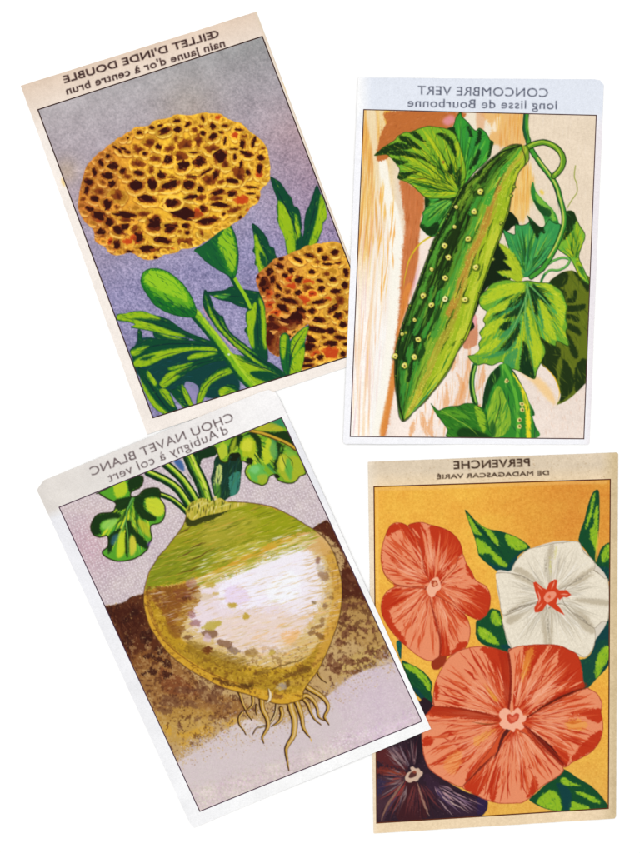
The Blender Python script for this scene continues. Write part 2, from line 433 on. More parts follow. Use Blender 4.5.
    P.poly(o, (232, 166, 42), own=True, rough=.25); P.clip(o)
    fx = np.clip((P.X - 80) / 90, 0, 1)[..., None]; fy = np.clip((P.Y - 200) / 60, 0, 1)[..., None]
    base = np.array([212, 130, 44.]) * (1 - fx) + np.array([250, 196, 54.]) * fx
    base = base * (1 - .25 * fy) + np.array([190, 120, 36.]) * .25 * fy
    base = base + P.g2[..., None] * np.array([28, 34, 16]) + P.g1[..., None] * 14
    P.put((np.ones((P.h, P.w)), (slice(0, P.h), slice(0, P.w))), np.clip(base, 0, 255) / 255)
    dd = []; L = []
    L += dotlist(P, "348 165 12 8 0 412 140 12 8 20 450 130 12 5 -10 535 105 14 7 0 475 155 25 12 -20 540 148 14 14 40 290 192 7 5 0 228 240 14 5 30 250 255 12 5 60 268 246 16 5 20 290 262 12 5 10 375 270 12 7 0 445 235 14 10 30 490 300 22 16 -20 565 330 25 18 -30 155 315 9 16 -10 220 330 20 16 20 265 357 14 12 -20 123 362 10 18 -20 190 380 26 13 10 95 412 22 14 15 85 452 9 18 5 210 422 18 12 -20 345 368 20 10 10 458 378 20 14 20 330 430 28 22 0 412 420 18 26 -20 500 425 38 18 -20 595 425 25 18 0 510 515 32 18 -5 390 495 36 16 10 190 520 20 22 0 125 495 20 12 20 100 548 20 10 20 145 580 30 20 20 195 612 16 20 0 275 575 48 14 5 425 615 32 30 0 580 570 55 26 5 615 485 30 10 -10", 'd', dd)
    L += dotlist(P, "345 250 22 14 0 495 245 20 12 -30 580 225 28 18 -20 625 150 12 10 0 550 285 30 22 20 430 295 18 14 0 290 385 16 8 0 405 352 10 14 0 150 458 20 12 10 370 572 28 12 0 400 215 26 20 0 240 480 28 22 30 340 320 26 16 20 530 195 10 14 0", 'b', dd)
    P.Z(160, 100)
    L += dotlist(P, "25 155 20 9 -20 215 168 12 12 0 265 135 14 12 30 325 130 14 5 0 215 95 7 12 -20 395 150 18 5 10 265 185 20 12 -30 325 205 6 20 10 415 220 9 20 10 470 210 9 22 15 300 285 26 26 -20 370 247 18 3 0 375 285 7 13 0 435 270 26 10 10 505 290 16 12 0 498 345 12 22 0 405 325 7 18 10 440 365 10 14 -20 360 405 28 10 10 278 375 12 22 25 200 310 26 20 -20 170 265 18 3 0 35 305 18 14 -20 115 330 24 12 -20 165 383 25 4 5 230 360 28 5 -30 10 380 18 14 0 145 425 20 16 0 205 448 14 12 0 290 465 32 12 -15 170 482 28 14 -15 360 470 22 12 0 460 438 28 5 3 455 470 22 3 0 300 525 34 10 5 215 545 18 14 0 240 605 42 14 -10 60 630 30 10 0 130 630 18 10 0", 'd', dd)
    L += dotlist(P, "130 225 28 20 0 190 205 18 28 10 195 145 30 12 0 265 245 30 16 10 325 322 20 14 30 395 370 24 32 0 245 400 26 24 0 100 285 28 26 0 60 395 20 12 0 205 490 20 14 0 370 550 34 10 -20 285 495 24 14 0 160 395 22 12 0 420 190 14 14 0", 'b', dd)
    L += dotlist(P, "410 500 26 16 0 495 365 12 16 0 185 568 20 14 0 380 180 12 10 0 290 90 12 6 0 420 545 18 5 0 205 300 8 8 0", 'r', dd)
    P.Z(70, 170)
    L += dotlist(P, "195 265 14 22 0 240 300 25 16 30 275 285 20 12 0 155 312 20 16 0 345 340 20 24 -20 500 298 25 14 -15 580 290 20 15 0 465 352 38 12 10 235 375 14 22 0 385 395 36 14 0 300 410 20 5 0", 'd', dd)
    L += dotlist(P, "575 360 30 16 0 450 400 40 8 0 280 250 30 10 5 330 300 18 16 0", 'b', dd)
    L += dotlist(P, "205 360 14 16 0 320 352 26 14 0 500 400 20 6 0 290 360 16 10 0 160 250 14 8 0", 'r', dd)
    P.Z(160, 170)
    L += dotlist(P, "55 295 24 18 -30 130 290 18 14 0 5 360 15 12 0 135 365 34 12 -5 215 205 16 14 0", 'd', dd)
    P.Z(70, 100); oo = P.pts(o)
    ruffled_head(P, L, oo, 78, 150, (208, 124, 48), (246, 188, 56), 22)
    P.Z(70, 100)
    P.line("470 515 478 492 510 484 550 492 566 515 552 540 515 552 484 545 472 525", 2.4, (250, 204, 80), .95, taper=None, rough=.2)
    P.Z(0, 0, 1)
    P.hatch("90 180 130 140 230 120 268 160 250 210 180 240 100 240", lambda x, y: math.degrees(math.atan2(y - 185, x - 175)) + 60, 4, .5, [(150, 70, 16), (255, 216, 90), (216, 96, 20), (230, 150, 50)], 300, .55, jit=35)
    P.unclip()
    # the second bloom
    P.part('marigold_bloom', label='cropped darker brown and gold bloom at the frame edge')
    P.Z(240, 270)
    o = ("82 62 84 30 110 2 150 -30 170 -52 200 -62 240 -76 270 -92 300 -100 330 -120 355 -122 380 -132 410 -132 460 -142 490 -136 512 -124 530 -90 548 -60 600 40 700 250 650 420 525 438 420 470 350 492 303 500 306 480 "
         "320 430 318 400 335 330 325 310 345 270 300 300 260 340 240 340 225 318 205 330 200 380 196 432 150 408 132 360 134 300 130 240 124 170 100 112")
    P.put(P.m_poly(o), (90, 60, 70), .4, soft=1.)
    P.poly(o, (214, 150, 46), own=True, rough=.25); P.clip(o)
    fx = np.clip((P.X - 262) / 50, 0, 1)[..., None]; fy = np.clip((P.Y - 290) / 60, 0, 1)[..., None]
    base = np.array([204, 122, 56.]) * (1 - fx) + np.array([238, 178, 58.]) * fx
    base = base - fy * np.array([30, 48, 14.]) * (1.3 - fx) + P.g2[..., None] * np.array([26, 32, 10]) + P.g1[..., None] * 14
    P.put((np.ones((P.h, P.w)), (slice(0, P.h), slice(0, P.w))), np.clip(base, 0, 255) / 255)
    P.poly("200 200 300 180 340 230 330 290 260 300 170 330 190 430 140 400 130 320 150 230", (108, 34, 14), .85, soft=1.5, grain=.9)
    P.poly("310 320 390 350 400 400 350 420 310 400", (110, 36, 14), .8, soft=1, grain=.8)
    dd = []; L = []
    L += dotlist(P, "125 78 20 28 0 165 50 12 18 0 225 30 14 11 0 295 50 18 15 0 250 155 36 11 15 215 190 28 14 30 290 115 14 12 0 395 160 32 9 -10 405 95 14 12 0 400 55 16 7 20 465 48 16 10 0 465 195 28 11 -35 480 108 20 13 0 525 75 14 16 0 530 15 12 16 0 360 205 16 13 0 305 205 22 15 20 230 255 30 16 10 285 240 30 28 0 158 245 15 13 0 165 282 28 16 0 148 340 18 40 0 395 250 28 11 10 490 230 18 15 0 515 272 16 13 0 385 300 50 11 15 455 305 20 13 0 345 342 34 14 15 345 385 28 20 0 455 368 28 13 0 500 338 28 10 15 400 438 14 11 0 335 452 30 9 0 340 478 28 8 0 515 420 12 12 0 195 85 8 20 -40 190 130 12 8 0", 'd', dd)
    P.Z(240, 160)
    L += dotlist(P, "398 450 12 9 0 475 462 16 11 0 425 490 16 12 0 350 478 24 8 20 200 530 20 10 30 150 558 15 17 0 255 553 14 11 0 360 560 14 9 0 440 522 22 5 0 490 516 16 4 -10 525 568 16 9 0 120 615 15 14 0 290 500 22 7 30 150 10 1 1 0", 'd', dd)
    P.Z(240, 270)
    L += dotlist(P, "450 410 34 22 0 320 150 26 12 30 255 85 20 12 0 360 120 18 10 0 140 120 20 14 0 150 175 18 12 0 440 150 16 10 0 210 300 24 14 10 180 215 18 10 0 340 60 20 10 0 250 50 20 12 30 380 420 18 10 0", 'r', dd)
    P.Z(240, 270)
    L += dotlist(P, "500 150 24 20 0 340 90 20 14 0 430 20 14 10 0 240 110 16 12 0", 'b', dd)
    P.Z(240, 270); oo = P.pts(o); oo = oo[oo[:, 0] < 352]
    ruffled_head(P, L, oo, 258, 300, (204, 116, 56), (244, 180, 60), 12)
    P.poly("60 60 61 60 61 61", (0, 0, 0), 0)
    P.Z(240, 270)
    P.poly("150 240 230 250 300 250 270 300 200 330 200 420 140 400 128 320", (90, 26, 12), .55, soft=1.2, grain=1.2)
    for a in ("190 250 215 270 245 272", "200 225 230 235 250 222", "310 245 340 260 372 240", "150 300 170 312 190 306", "236 300 250 310 262 300"):
        P.line(a, 3.2, (244, 176, 84), .85, rough=.3)
    P.Z(0, 0, 1)
    P.hatch("262 270 300 250 345 260 345 350 310 365 270 340", 20, 4, .55, [(120, 40, 12), (250, 200, 90), (190, 84, 24), (60, 14, 8)], 160, .6, jit=40)
    P.unclip()
    # the two leaf tips in front of the bloom
    P.Z(190, 290)
    P.clip_ids([i for i, n in enumerate(P.parts)])
    leaf("500 262 530 220 560 195 596 178 586 215 576 250 572 330 556 400 545 418 500 428 490 400 500 340",
         ["508 262 545 212 590 184 574 250 556 280 525 330 508 330", "530 320 570 285 572 330 556 400 544 418 502 426 508 370"], (), [("584 188 530 270 504 340 500 420", 1.3)], base=(24, 104, 40))
    leaf("448 300 452 232 480 214 500 245 500 330 492 425 476 418 462 390 450 330", ["455 240 478 222 486 250 472 340 458 330"], (), [("482 225 484 320 488 420", 1.3)], base=(20, 96, 44))
    P.unclip()
    P.unclip()
    return dict(P=P, card=card, frame=frame, name='seed_card', line=(56, 34, 30), lw=1.2,
                text=[("ŒILLET D'INDE DOUBLE", (219.5, 37.0), (65.0, 83.4), 6.9, .48, (46, 22, 22)),
                      ("nain jaune d'or à centre brun", (225.5, 46.6), (67.5, 94.8), 7.4, .40, (46, 22, 22))],
                label='marigold seed card with two ruffled golden blooms on a violet ground')
# ---------------------------------------------------------------- cucumber card
def lens(L, R):
    """f(u, v): point between the left edge L (u=0) and the right edge R (u=1), v along the shape"""
    def rs(p):
        p = catmull(p, False, 6); d = np.r_[0, np.cumsum(np.hypot(*np.diff(p, axis=0).T))]; d /= d[-1]
        t = np.linspace(0, 1, 80)
        return np.c_[np.interp(t, d, p[:, 0]), np.interp(t, d, p[:, 1])]
    L, R = rs(L), rs(R)
    def f(u, v):
        i = min(max(v, 0), 1) * 79; k = min(int(i), 78); t = i - k
        a = L[k] * (1 - t) + L[k + 1] * t; b = R[k] * (1 - t) + R[k + 1] * t
        return a * (1 - u) + b * u
    return f

def vleaf(P, out, base, centre, tips, bright, dark, lab=None, own=True, vein=(20, 60, 16), n=1.0, name='leaf', parent=None, outline=(20, 50, 14)):
    """broad leaf: base colour, bright lobes between dark folds that run from the centre to the tips"""
    if own: P.part(name, parent, lab)
    P.poly(out, base, own=own, rough=.15); P.clip(out)
    c = P.pts(centre)[0]; T = P.pts(tips)
    o = P.o; P.o = (0, 0, 1.0)
    for e in T:
        d = e - c; nn = np.array([-d[1], d[0]]); ln = np.hypot(*d)
        for k in range(int(14 * n)):
            s0 = RNG.rand() * .6 + .05; s1 = min(1.02, s0 + .2 + RNG.rand() * .35); off = (RNG.rand() - .5) * .5
            q = [c + d * s + nn * off * s for s in (s0, (s0 + s1) / 2, s1)]
            P.line(np.ravel(q), 1.2 + RNG.rand() * 1.6, bright[RNG.randint(len(bright))], .8, grain=.3)
    P.o = o
    P.rays(centre, tips, 1.7, [(26, 84, 26), (40, 110, 30), (20, 60, 20)], .7, .1, 1., n=int(26 * n))
    P.rays(centre, tips, 2.2, [bright[0], bright[1]], .75, .1, 1., n=int(12 * n))
    for dk in dark: P.poly(dk, (18, 46, 14), .96, soft=.4, grain=.5)
    o = P.o; P.o = (0, 0, 1.0)
    for e in T:
        d = e - c; nn = np.array([-d[1], d[0]])
        P.line(np.ravel([c, c + d * .5 + nn * .03, c + d * .96]), 1.0, vein, .7)
        for k in range(int(4 * n)):
            s = .15 + .8 * RNG.rand(); sd = 1 if k % 2 else -1
            a = c + d * s; b = a + d * .16 + nn * sd * (.10 + .1 * RNG.rand())
            P.line(np.ravel([a, (a + b) / 2 + d * .02, b]), .7, vein, .55)
    P.o = o
    P.line(out + ' ' + ' '.join(out.split()[:2]), 1.5, outline, .85, taper=None)
    P.unclip()

def card2():
    P = Pic((340, 74, 608, 450))
    card = [(358, 78), (594, 79.4), (600, 80.6), (603.6, 85), (589.2, 443), (588, 444.8), (345, 444), (343, 442)]
    frame = [(363.7, 110.2), (596, 115.6), (583.6, 438.8), (350.2, 436.5)]
    t = np.clip((P.Y - 112) / 20, 0, 1)[..., None]
    rt = np.clip((P.X - 583) / 8, 0, 1)[..., None]
    base = np.array([226, 231, 241.]) * (1 - t) + np.array([247, 247, 251.]) * t
    base = base * (1 - rt * t) + np.array([238, 232, 236.]) * rt * t
    hl = np.clip((372 - P.X) / 14, 0, 1)[..., None] * (1 - t)
    base = base * (1 - hl) + 252 * hl
    base = base + P.g2[..., None] * 4 + P.g1[..., None] * 4
    P.c[:] = base / 255
    fr = [c for q in frame for c in q]
    P.Z(0, 0, 1)
    P.clip(fr, False)
    P.part('printed_background', label='cream and orange streaked printed background')
    P.poly(fr, (236, 222, 208), own=True, smooth=False, rough=0)
    # tones across the ground
    u = (P.X - 363.7 + (P.Y - 110) * .041) / 233
    v = (P.Y - 110) / 327
    left = np.clip((.16 - u) / .05, 0, 1)[..., None]; low = np.clip((v - .35) / .3, 0, 1)[..., None]
    g = np.array([234, 216, 192.]) * (1 - low) + np.array([238, 222, 210.]) * low
    lf = np.array([240, 214, 160.]) * (1 - low) + np.array([254, 247, 240.]) * low
    mid = np.clip(1 - abs(u - .28) / .2, 0, 1)[..., None] * low
    g = g * (1 - mid) + np.array([252, 238, 228.]) * mid
    g = g * (1 - left) + lf * left + P.g1[..., None] * 8 + P.g2[..., None] * 5 + P.g3[..., None] * 7
    P.put((np.ones((P.h, P.w)), (slice(0, P.h), slice(0, P.w))), np.clip(g, 0, 255) / 255)
    OR = [(228, 160, 62), (236, 184, 96), (222, 150, 70), (244, 206, 120)]
    def streaks(reg, cols, n, L, w=1.0, a=.6): P.hatch(reg, 93, L, w, cols, n, a, jit=2.5)
    streaks("364 112 376 112 386 170 392 230 376 250 358 240", OR, 300, 40, 1.2)
    streaks("358 240 392 240 384 436 350 436", [(248, 210, 160), (240, 180, 130), (250, 244, 236), (236, 200, 204)], 90, 60, 1.3, .55)
    streaks("374 200 392 200 384 436 368 436", [(250, 248, 244), (246, 236, 226)], 120, 50, 1.8, .7)
    P.line("377 240 372 300 366 380 362 430", 2.4, (242, 188, 120), .6, soft=.8); P.line("392 255 390 330 386 360", 1.6, (236, 170, 90), .5, soft=.6)
    P.line("360 300 358 400", 3, (246, 196, 140), .5, soft=1.); P.line("372 330 368 430", 1.2, (216, 140, 90), .45, soft=.4)
    P.poly("366 112 376 112 378 150 384 180 376 190 372 150", (240, 224, 190), .8, soft=1.2)
    P.poly("378 150 386 160 392 195 398 210 404 250 402 300 396 360 388 400 380 436 372 436 384 360 390 280 388 225 382 190", (250, 246, 234), .95, soft=1.0)
    P.poly("390 112 384 112 386 126 392 130", (240, 180, 60), .9, soft=.6)
    streaks("380 190 392 200 396 240 388 300 380 290", [(244, 190, 80), (240, 160, 50)], 26, 26, 1.3, .7)
    # bark
    BR = (192, 108, 50)
    P.poly("389 112 462 113 458 122 444 132 420 140 402 150 378 162 379 140 386 124", BR, soft=.5, grain=.6)
    P.poly("400 180 412 186 424 196 422 225 419 240 421 262 416 285 410 300 406 322 400 340 398 370 392 400 386 434 381 434 388 395 394 350 398 320 400 290 402 255 405 230 403 205", (200, 116, 64), soft=1.6, grain=.3)
    P.poly("404 290 412 285 406 318 400 345 397 372 390 410 384 436 380 430 390 380 398 330", (226, 142, 60), .8, soft=.8)
    P.poly("422 214 432 236 424 262 414 300 404 330 400 330 410 296 418 260", (246, 228, 216), .95, soft=.5)
    P.line("420 262 414 284 408 300", 3, (226, 170, 190), .7, soft=.8)
    P.hatch("389 112 462 113 458 122 444 132 420 140 402 150 378 162 379 140", -35, 5, .6, [(222, 140, 90), (160, 80, 34), (206, 120, 50)], 220, .5)
    P.hatch("402 185 422 198 419 240 412 300 400 320 404 250", 95, 14, .8, [(216, 120, 60), (170, 80, 30), (226, 140, 90)], 120, .5, jit=4)
    P.ell(449, 121, 6, 5, 0, (232, 150, 170), .8, soft=1.5)
    P.line("432 236 420 244 410 258 405 276 403 290", 2.0, (214, 190, 30), taper='end')
    # orange strokes at the top and on the right of the fruit
    P.poly("470 112 496 113 486 150 470 160 462 130", (240, 228, 206), .9, soft=1.2)
    P.poly("480 113 500 113 524 114 524 148 500 146 486 142 492 128", (234, 180, 104), .85, soft=1.4, grain=.5)
    P.poly("476 112 484 113 484 128 478 134", (224, 168, 120), .7, soft=1)
    P.poly("496 118 500 118 496 132 492 128", (250, 240, 220), .8, soft=.5)
    P.poly("522 152 530 170 534 186 524 220 508 216 512 190 518 170", (236, 196, 120), .85, soft=1.8)
    streaks("496 113 526 114 520 150 500 142", OR, 60, 20); streaks("510 186 526 165 534 190 524 218 512 214", OR[:1] + OR[3:], 90, 26, 1.)
    P.hatch("530 114 596 116 588 300 545 290 545 150", 92, 16, .8, [(216, 196, 174), (240, 226, 210), (230, 214, 186)], 200, .4, jit=3)
    P.poly("468 314 474 310 478 330 476 345 464 348 462 332", (204, 130, 90), .9, soft=.8, grain=.6); P.ell(473, 322, 4, 7, 10, (240, 170, 180), .8, soft=1)
    for s_ in ("446 382 447 402 444 412", "456 372 462 385 456 405 450 425", "455 352 452 372", "434 405 430 430 434 438", "414 420 410 438", "470 350 468 372 462 400 460 420", "484 362 482 380 478 390", "466 405 474 425 484 438", "422 412 426 436"):
        P.line(s_, 6, (230, 152, 84), .62, soft=1.2, grain=.5)
    streaks("430 390 470 345 484 370 484 400 440 436 412 436", [(250, 238, 226), (240, 190, 140), (226, 150, 80), (240, 206, 190)], 150, 18, 1.0, .5)
    P.poly("470 404 484 410 490 436 462 438", (208, 130, 60), .8, soft=1.5, grain=.6)
    P.hatch("535 370 582 380 582 436 540 436", 80, 6, .7, [(226, 186, 160), (246, 236, 226), (236, 208, 190)], 260, .45)
    P.poly("516 368 530 372 548 386 556 404 548 400 534 384", (248, 196, 110), .6, soft=1.5)
    # dark folds between the fruit and the leaves
    P.Z(480, 180)
    P.part('leaf_shade', label='near black gap between the fruit and the right hand leaves')
    P.poly("130 165 160 165 190 205 195 235 170 230 140 255 110 270 95 300 110 345 135 385 155 450 150 500 110 500 60 520 20 560 -20 660 -40 700 -30 720 -30 740 -60 760 -90 760 -60 680 0 560 60 360 100 200", (16, 34, 12), own=True)
    YB = [(190, 200, 30), (168, 190, 30), (124, 168, 36)]; GB = [(70, 168, 84), (96, 178, 70), (50, 140, 70)]
    # dark leaf at the right edge
    P.Z(480, 280)
    P.part('leaf', label='large dark olive leaf at the right edge')
    o = "340 20 380 -20 420 -42 465 -46 500 -20 560 30 560 510 530 515 500 545 450 590 385 625 400 590 398 560 375 495 340 450 300 410 300 300 340 200 340 100"
    P.poly(o, (98, 112, 24), own=True); P.clip(o)
    for d_ in ("340 20 400 -40 440 -30 430 20 400 40 430 60 425 100 380 60", "470 50 485 60 480 100 455 118 430 110 432 92 458 90", "432 130 480 126 525 120 520 145 480 158 440 158", "432 170 470 178 495 196 490 212 450 195 430 195", "430 215 470 225 500 250 500 280 470 262 432 240",
               "430 260 460 300 490 370 480 395 455 370 440 320", "300 290 380 330 400 350 400 380 380 440 385 500 340 455 300 400", "412 395 440 420 465 480 470 520 450 570 400 610 400 560 395 500 408 440", "490 410 530 400 530 520 480 560 470 480", "460 -45 500 -20 560 30 540 60 500 10"):
        P.poly(d_, (26, 46, 14), .95, soft=.4, grain=.4)
    P.hatch(o, 70, 12, .9, [(120, 134, 34), (60, 84, 20), (30, 50, 14)], 160, .45, jit=20); P.unclip()
    P.line("300 410 345 455 375 495 396 560 384 622", 1.2, (240, 190, 40), .9)
    # small leaves and the right leaf
    P.Z(480, 180)
    P.part('leaf', label='small pointed leaf beside the vine')
    o = "264 10 278 55 300 85 340 125 365 150 384 185 396 240 380 300 330 260 318 190 290 150 262 100 252 50"
    P.poly(o, (150, 190, 110), .4, soft=1.5)
    P.poly(o, (44, 130, 50), own=True); P.clip(o)
    P.poly("275 60 320 110 362 155 380 200 360 200 330 160 290 120", (120, 184, 60), soft=.6, grain=.5); P.poly("255 40 268 95 310 130 350 150 355 180 320 180 280 140", (22, 70, 30), .9, soft=.5, grain=.5)
    P.poly("330 200 370 220 380 300 340 270", (90, 180, 90), soft=.6); P.unclip()
    P.poly("296 60 305 50 318 62 312 76", (236, 200, 60), .8, soft=.5)
    P.line("476 -70 470 -20 482 20 484 60 470 85 452 110 435 140", 1.1, (150, 160, 60), .9, taper=None)
    vleaf(P, "425 160 465 158 485 200 500 230 524 268 522 300 508 335 495 385 512 430 530 470 546 522 500 490 480 455 450 395 420 372 385 345 375 325 405 300 420 240",
          (120, 180, 50), "470 400", "440 200 510 270 400 330 480 240 535 510 460 180", YB + [(90, 170, 60)], ["428 165 470 160 482 195 462 250 430 290 412 300 430 240"], 'bright leaf right of the vine', vein=(60, 130, 50))
    P.line("318 432 345 418 372 402 408 390 440 394 446 410 425 436 390 452 350 452 325 470 312 490 304 512", 2.6, (40, 120, 60), taper=None, own=False)
    P.line("318 431 345 417 372 401 408 389 440 393 445 409 425 434 390 450 350 450 325 468", 1.2, (120, 190, 80), taper=None)
    # serrated leaf between the fruit and the vine
    vleaf(P, "95 318 118 328 142 344 128 300 114 248 142 262 172 272 172 245 178 222 210 226 244 210 234 178 262 200 290 228 312 236 330 215 345 196 372 215 402 222 398 262 382 310 360 352 345 380 318 412 300 430 270 458 240 485 210 490 196 512 150 492 110 480 80 458 112 456 155 452 140 425 118 405 138 396 120 362 104 342",
          (54, 150, 76), "228 480", "110 330 150 275 190 232 240 220 300 250 390 240 100 460 380 300 130 400", GB + [(130, 186, 60)],
          ["236 184 262 205 300 232 318 240 322 270 300 262 285 300 270 262 250 225"], 'serrated green leaf between fruit and vine', vein=(30, 90, 60))
    P.Z(480, 180)
    P.poly("95 318 130 335 150 350 175 380 200 430 214 490 190 510 150 490 110 478 84 458 112 456 155 452 140 425 118 405 138 396 120 362 104 342", (178, 196, 34), .92, soft=.4, grain=.5)
    P.hatch("95 318 150 350 200 430 214 490 150 490 110 478 140 425 120 362", 55, 6, .7, [(206, 212, 60), (130, 160, 30)], 50, .6)
    # big lower leaf
    P.Z(480, 280)
    out = ("240 2 290 12 340 14 368 28 408 58 432 120 436 140 428 182 438 230 430 262 442 332 386 306 376 332 330 310 300 288 322 330 326 368 298 428 285 455 272 496 228 476 182 452 140 440 108 412 60 428 20 420 -20 426 -62 382 -30 372 -5 348 -8 318 6 290 -4 262 24 226 14 200 32 160 8 142 -6 112 0 80 30 50 60 18 130 -2 190 8")
    P.Z(480, 280)
    vleaf(P, out, (110, 168, 44), "236 20", "10 110 20 220 0 300 -40 380 110 405 265 480 320 340 375 320 435 325 430 180 380 50 180 440 60 300", YB + YB + GB[:2],
          ["222 60 232 100 210 130 160 150 90 175 60 180 120 140 180 100", "190 215 195 260 170 300 150 330 120 350 90 360 120 320 160 270", "105 225 150 205 145 245 112 250", "216 300 240 350 262 420 270 490 225 475 200 445 205 370",
           "240 30 300 60 345 110 352 128 310 110 290 80 285 175 275 170 262 100 240 60"], 'large bright yellow green leaf right of the fruit', n=2.0, vein=(60, 130, 60))
    P.clip(out)
    YL, TG = (196, 208, 36), (50, 140, 84)
    for b in ("70 40 130 20 200 14 222 30 200 60 120 84 60 110 10 124 4 106", "120 150 60 168 30 200 22 190 44 150 100 118 150 100", "10 290 10 270 30 230 80 200 120 196 90 240 40 280", "-30 372 10 340 60 300 100 290 90 330 30 360", "230 130 250 160 262 220 290 290 310 340 300 400 272 440 258 380 236 300 222 230", "300 100 330 140 350 200 372 260 380 300 340 280 316 230 300 170", "366 60 400 80 424 130 420 200 408 240 390 180 372 120", "190 260 202 300 190 380 176 430 160 400 170 330", "300 22 350 24 372 50 400 70 380 90 350 60"):
        P.poly(b, (120, 176, 44), .8, soft=.9, grain=.4); P.poly(b, YL, .75, soft=1.0, grain=.4); P.hatch(b, lambda x, y: math.degrees(math.atan2(y - 284, x - 527)), 5, .7, [(220, 224, 70), (150, 186, 40), (110, 160, 40)], 26, .6)
    for b in ("212 90 190 120 130 150 90 178 150 160 200 130", "200 170 150 230 110 270 90 300 150 270 190 220", "176 270 130 330 60 372 0 390 60 390 140 360 180 320", "222 180 236 260 262 340 272 420 262 340 250 260 236 170", "262 60 290 130 300 200 320 250 306 160 280 80", "140 440 120 400 150 360 190 340 180 400 170 440"):
        P.poly(b, TG, .8, soft=.6, grain=.5)
    for b in ("232 30 240 80 228 130 205 170 160 185 112 190 170 150 210 110", "262 20 290 40 330 85 350 120 310 104 286 80 284 140 288 180 272 150 258 90", "198 205 196 262 168 310 140 345 118 352 160 290", "222 310 240 350 258 420 270 492 222 474 198 446 212 380", "96 232 150 206 146 236 112 252"):
        P.poly(b, (16, 50, 22), .9, soft=.4, grain=.4)
    for s_, w in (("236 20 232 80 205 150 160 250 110 310 40 370 -40 385", 2.2), ("228 90 225 200 240 300 262 400 272 480", 1.6), ("240 50 270 180 320 260 345 285", 1.4), ("250 30 330 110 370 170 385 220", 1.4)):
        P.line(s_, w + 1, (60, 140, 70), .8, taper='end'); P.line(s_, w * .5, (150, 200, 110), .8, taper='end')
    P.hatch(out, lambda x, y: math.degrees(math.atan2(y - 284, x - 527)), 6, .6, [(206, 216, 60), (60, 140, 60), (90, 170, 60), (150, 186, 30)], 320, .5)
    P.unclip()
    # upper leaf, three lobes
    P.Z(410, 70)
    vleaf(P, "254 208 262 235 290 262 320 298 332 302 345 290 372 305 390 330 400 350 418 362 408 400 400 435 370 470 330 505 300 540 275 575 260 610 244 590 240 540 225 450 205 370 182 300 215 282 228 240",
          (52, 150, 48), "255 600", "250 225 340 305 405 370 230 350 300 420", [(84, 186, 50), (110, 190, 60), (50, 140, 60)],
          ["285 275 305 300 312 335 295 330", "340 300 358 310 350 360 322 380 335 340", "180 300 215 280 235 330 250 400 262 440 250 480 230 420 208 360", "400 355 415 362 405 420 380 450 395 400", "340 400 355 410 330 470 295 500 320 440"], 'leaf lobe standing above the fruit', vein=(20, 80, 30))
    P.Z(370, 170)
    vleaf(P, "276 130 330 128 400 128 446 120 425 190 400 220 372 268 358 300 345 322 312 336 285 325 262 302 248 282 262 240 262 215 274 190",
          (60, 150, 50), "445 120", "290 150 270 230 260 280 310 320 350 300", [(90, 180, 80), (130, 190, 60), (60, 150, 60)],
          ["330 132 400 130 440 125 420 160 385 150 350 150", "250 270 290 285 330 262 350 275 330 320 300 330 262 305", "275 140 296 150 290 185 270 190"], 'lower lobe of the leaf left of the fruit', vein=(30, 90, 30))
    P.Z(340, 70)
    out = "170 432 196 405 220 385 270 354 285 335 300 325 325 312 350 312 390 296 436 282 470 284 512 290 552 302 578 330 598 372 612 420 628 480 628 540 618 580 602 622 560 642 500 645 430 640 395 612 360 580 330 562 288 545 292 520 296 498 276 468 250 440 228 426"
    vleaf(P, out, (124, 176, 40), "600 618", "190 430 260 375 330 325 430 295 540 310 300 500 300 540 400 590 600 400", YB + YB + [(100, 170, 50)],
          ["172 432 200 400 270 368 320 368 358 396 300 402 240 412", "210 414 290 405 360 415 420 440 452 466 400 448 320 432 240 425", "300 330 340 340 380 370 412 400 360 390 320 362 294 348", "345 315 380 310 410 340 430 365 390 350",
           "480 322 520 345 545 380 572 430 580 440 578 395 560 350 520 318", "468 462 520 498 562 530 560 480 545 470 535 505", "288 545 292 518 330 512 400 510 350 530 320 548", "262 440 285 450 345 462 300 478 278 468", "570 540 590 500 600 480 604 520 602 600 590 590"],
          'large yellow green leaf with dark pointed tip, upper left', n=1.8)
    P.clip(out)
    P.line("190 430 300 405 380 425 452 470 520 510 560 540 602 615", 1.1, (30, 56, 16), .9); P.line("380 552 400 545 440 546", 1.0, (110, 60, 20), .9); P.ell(516, 462, 7, 8, 0, (150, 90, 30), .8)
    P.hatch(out, lambda x, y: math.degrees(math.atan2(y - 194, x - 460)) + 8, 6, .6, [(206, 214, 50), (90, 150, 30), (60, 130, 40), (170, 190, 30)], 380, .5)
    P.line("600 615 575 540 572 470 585 430", 1.0, (40, 90, 20), .8); P.unclip()
    # lower leaf and second small fruit
    P.Z(480, 340)
    P.Z(410, 290); P.line("324 378 311 428 308 475 315 525 328 570", 5.4, (40, 100, 40), taper=None); P.line("326 380 316 420 312 470 320 520 328 560", 1.6, (140, 190, 70), taper=None)
    P.line("316 380 304 430 302 480 310 530 326 575", 1.4, (20, 50, 20), taper=None)
    P.Z(480, 340)
    P.part('small_cucumber', label='cropped young cucumber at the bottom edge')
    o = "90 130 110 118 135 122 165 152 190 190 212 232 232 272 245 310 268 352 272 376 262 384 276 430 280 490 10 490 -10 420 10 330 15 280 28 220 50 172"
    P.poly(o, (50, 134, 42), own=True); P.clip(o)
    P.poly("92 130 100 180 60 240 30 330 10 350 10 290 22 225 50 172", (18, 50, 22), .95, soft=.3); P.line("172 165 205 225 225 290 238 370 242 490", 4.6, (232, 216, 40), taper=None, grain=.3, soft=.2)
    P.line("160 150 215 232 250 320 270 400 276 490", 1.6, (20, 66, 50), taper=None); P.line("120 128 150 190 180 290 190 400 186 490", 3.4, (96, 178, 50), .9, taper=None, grain=.4)
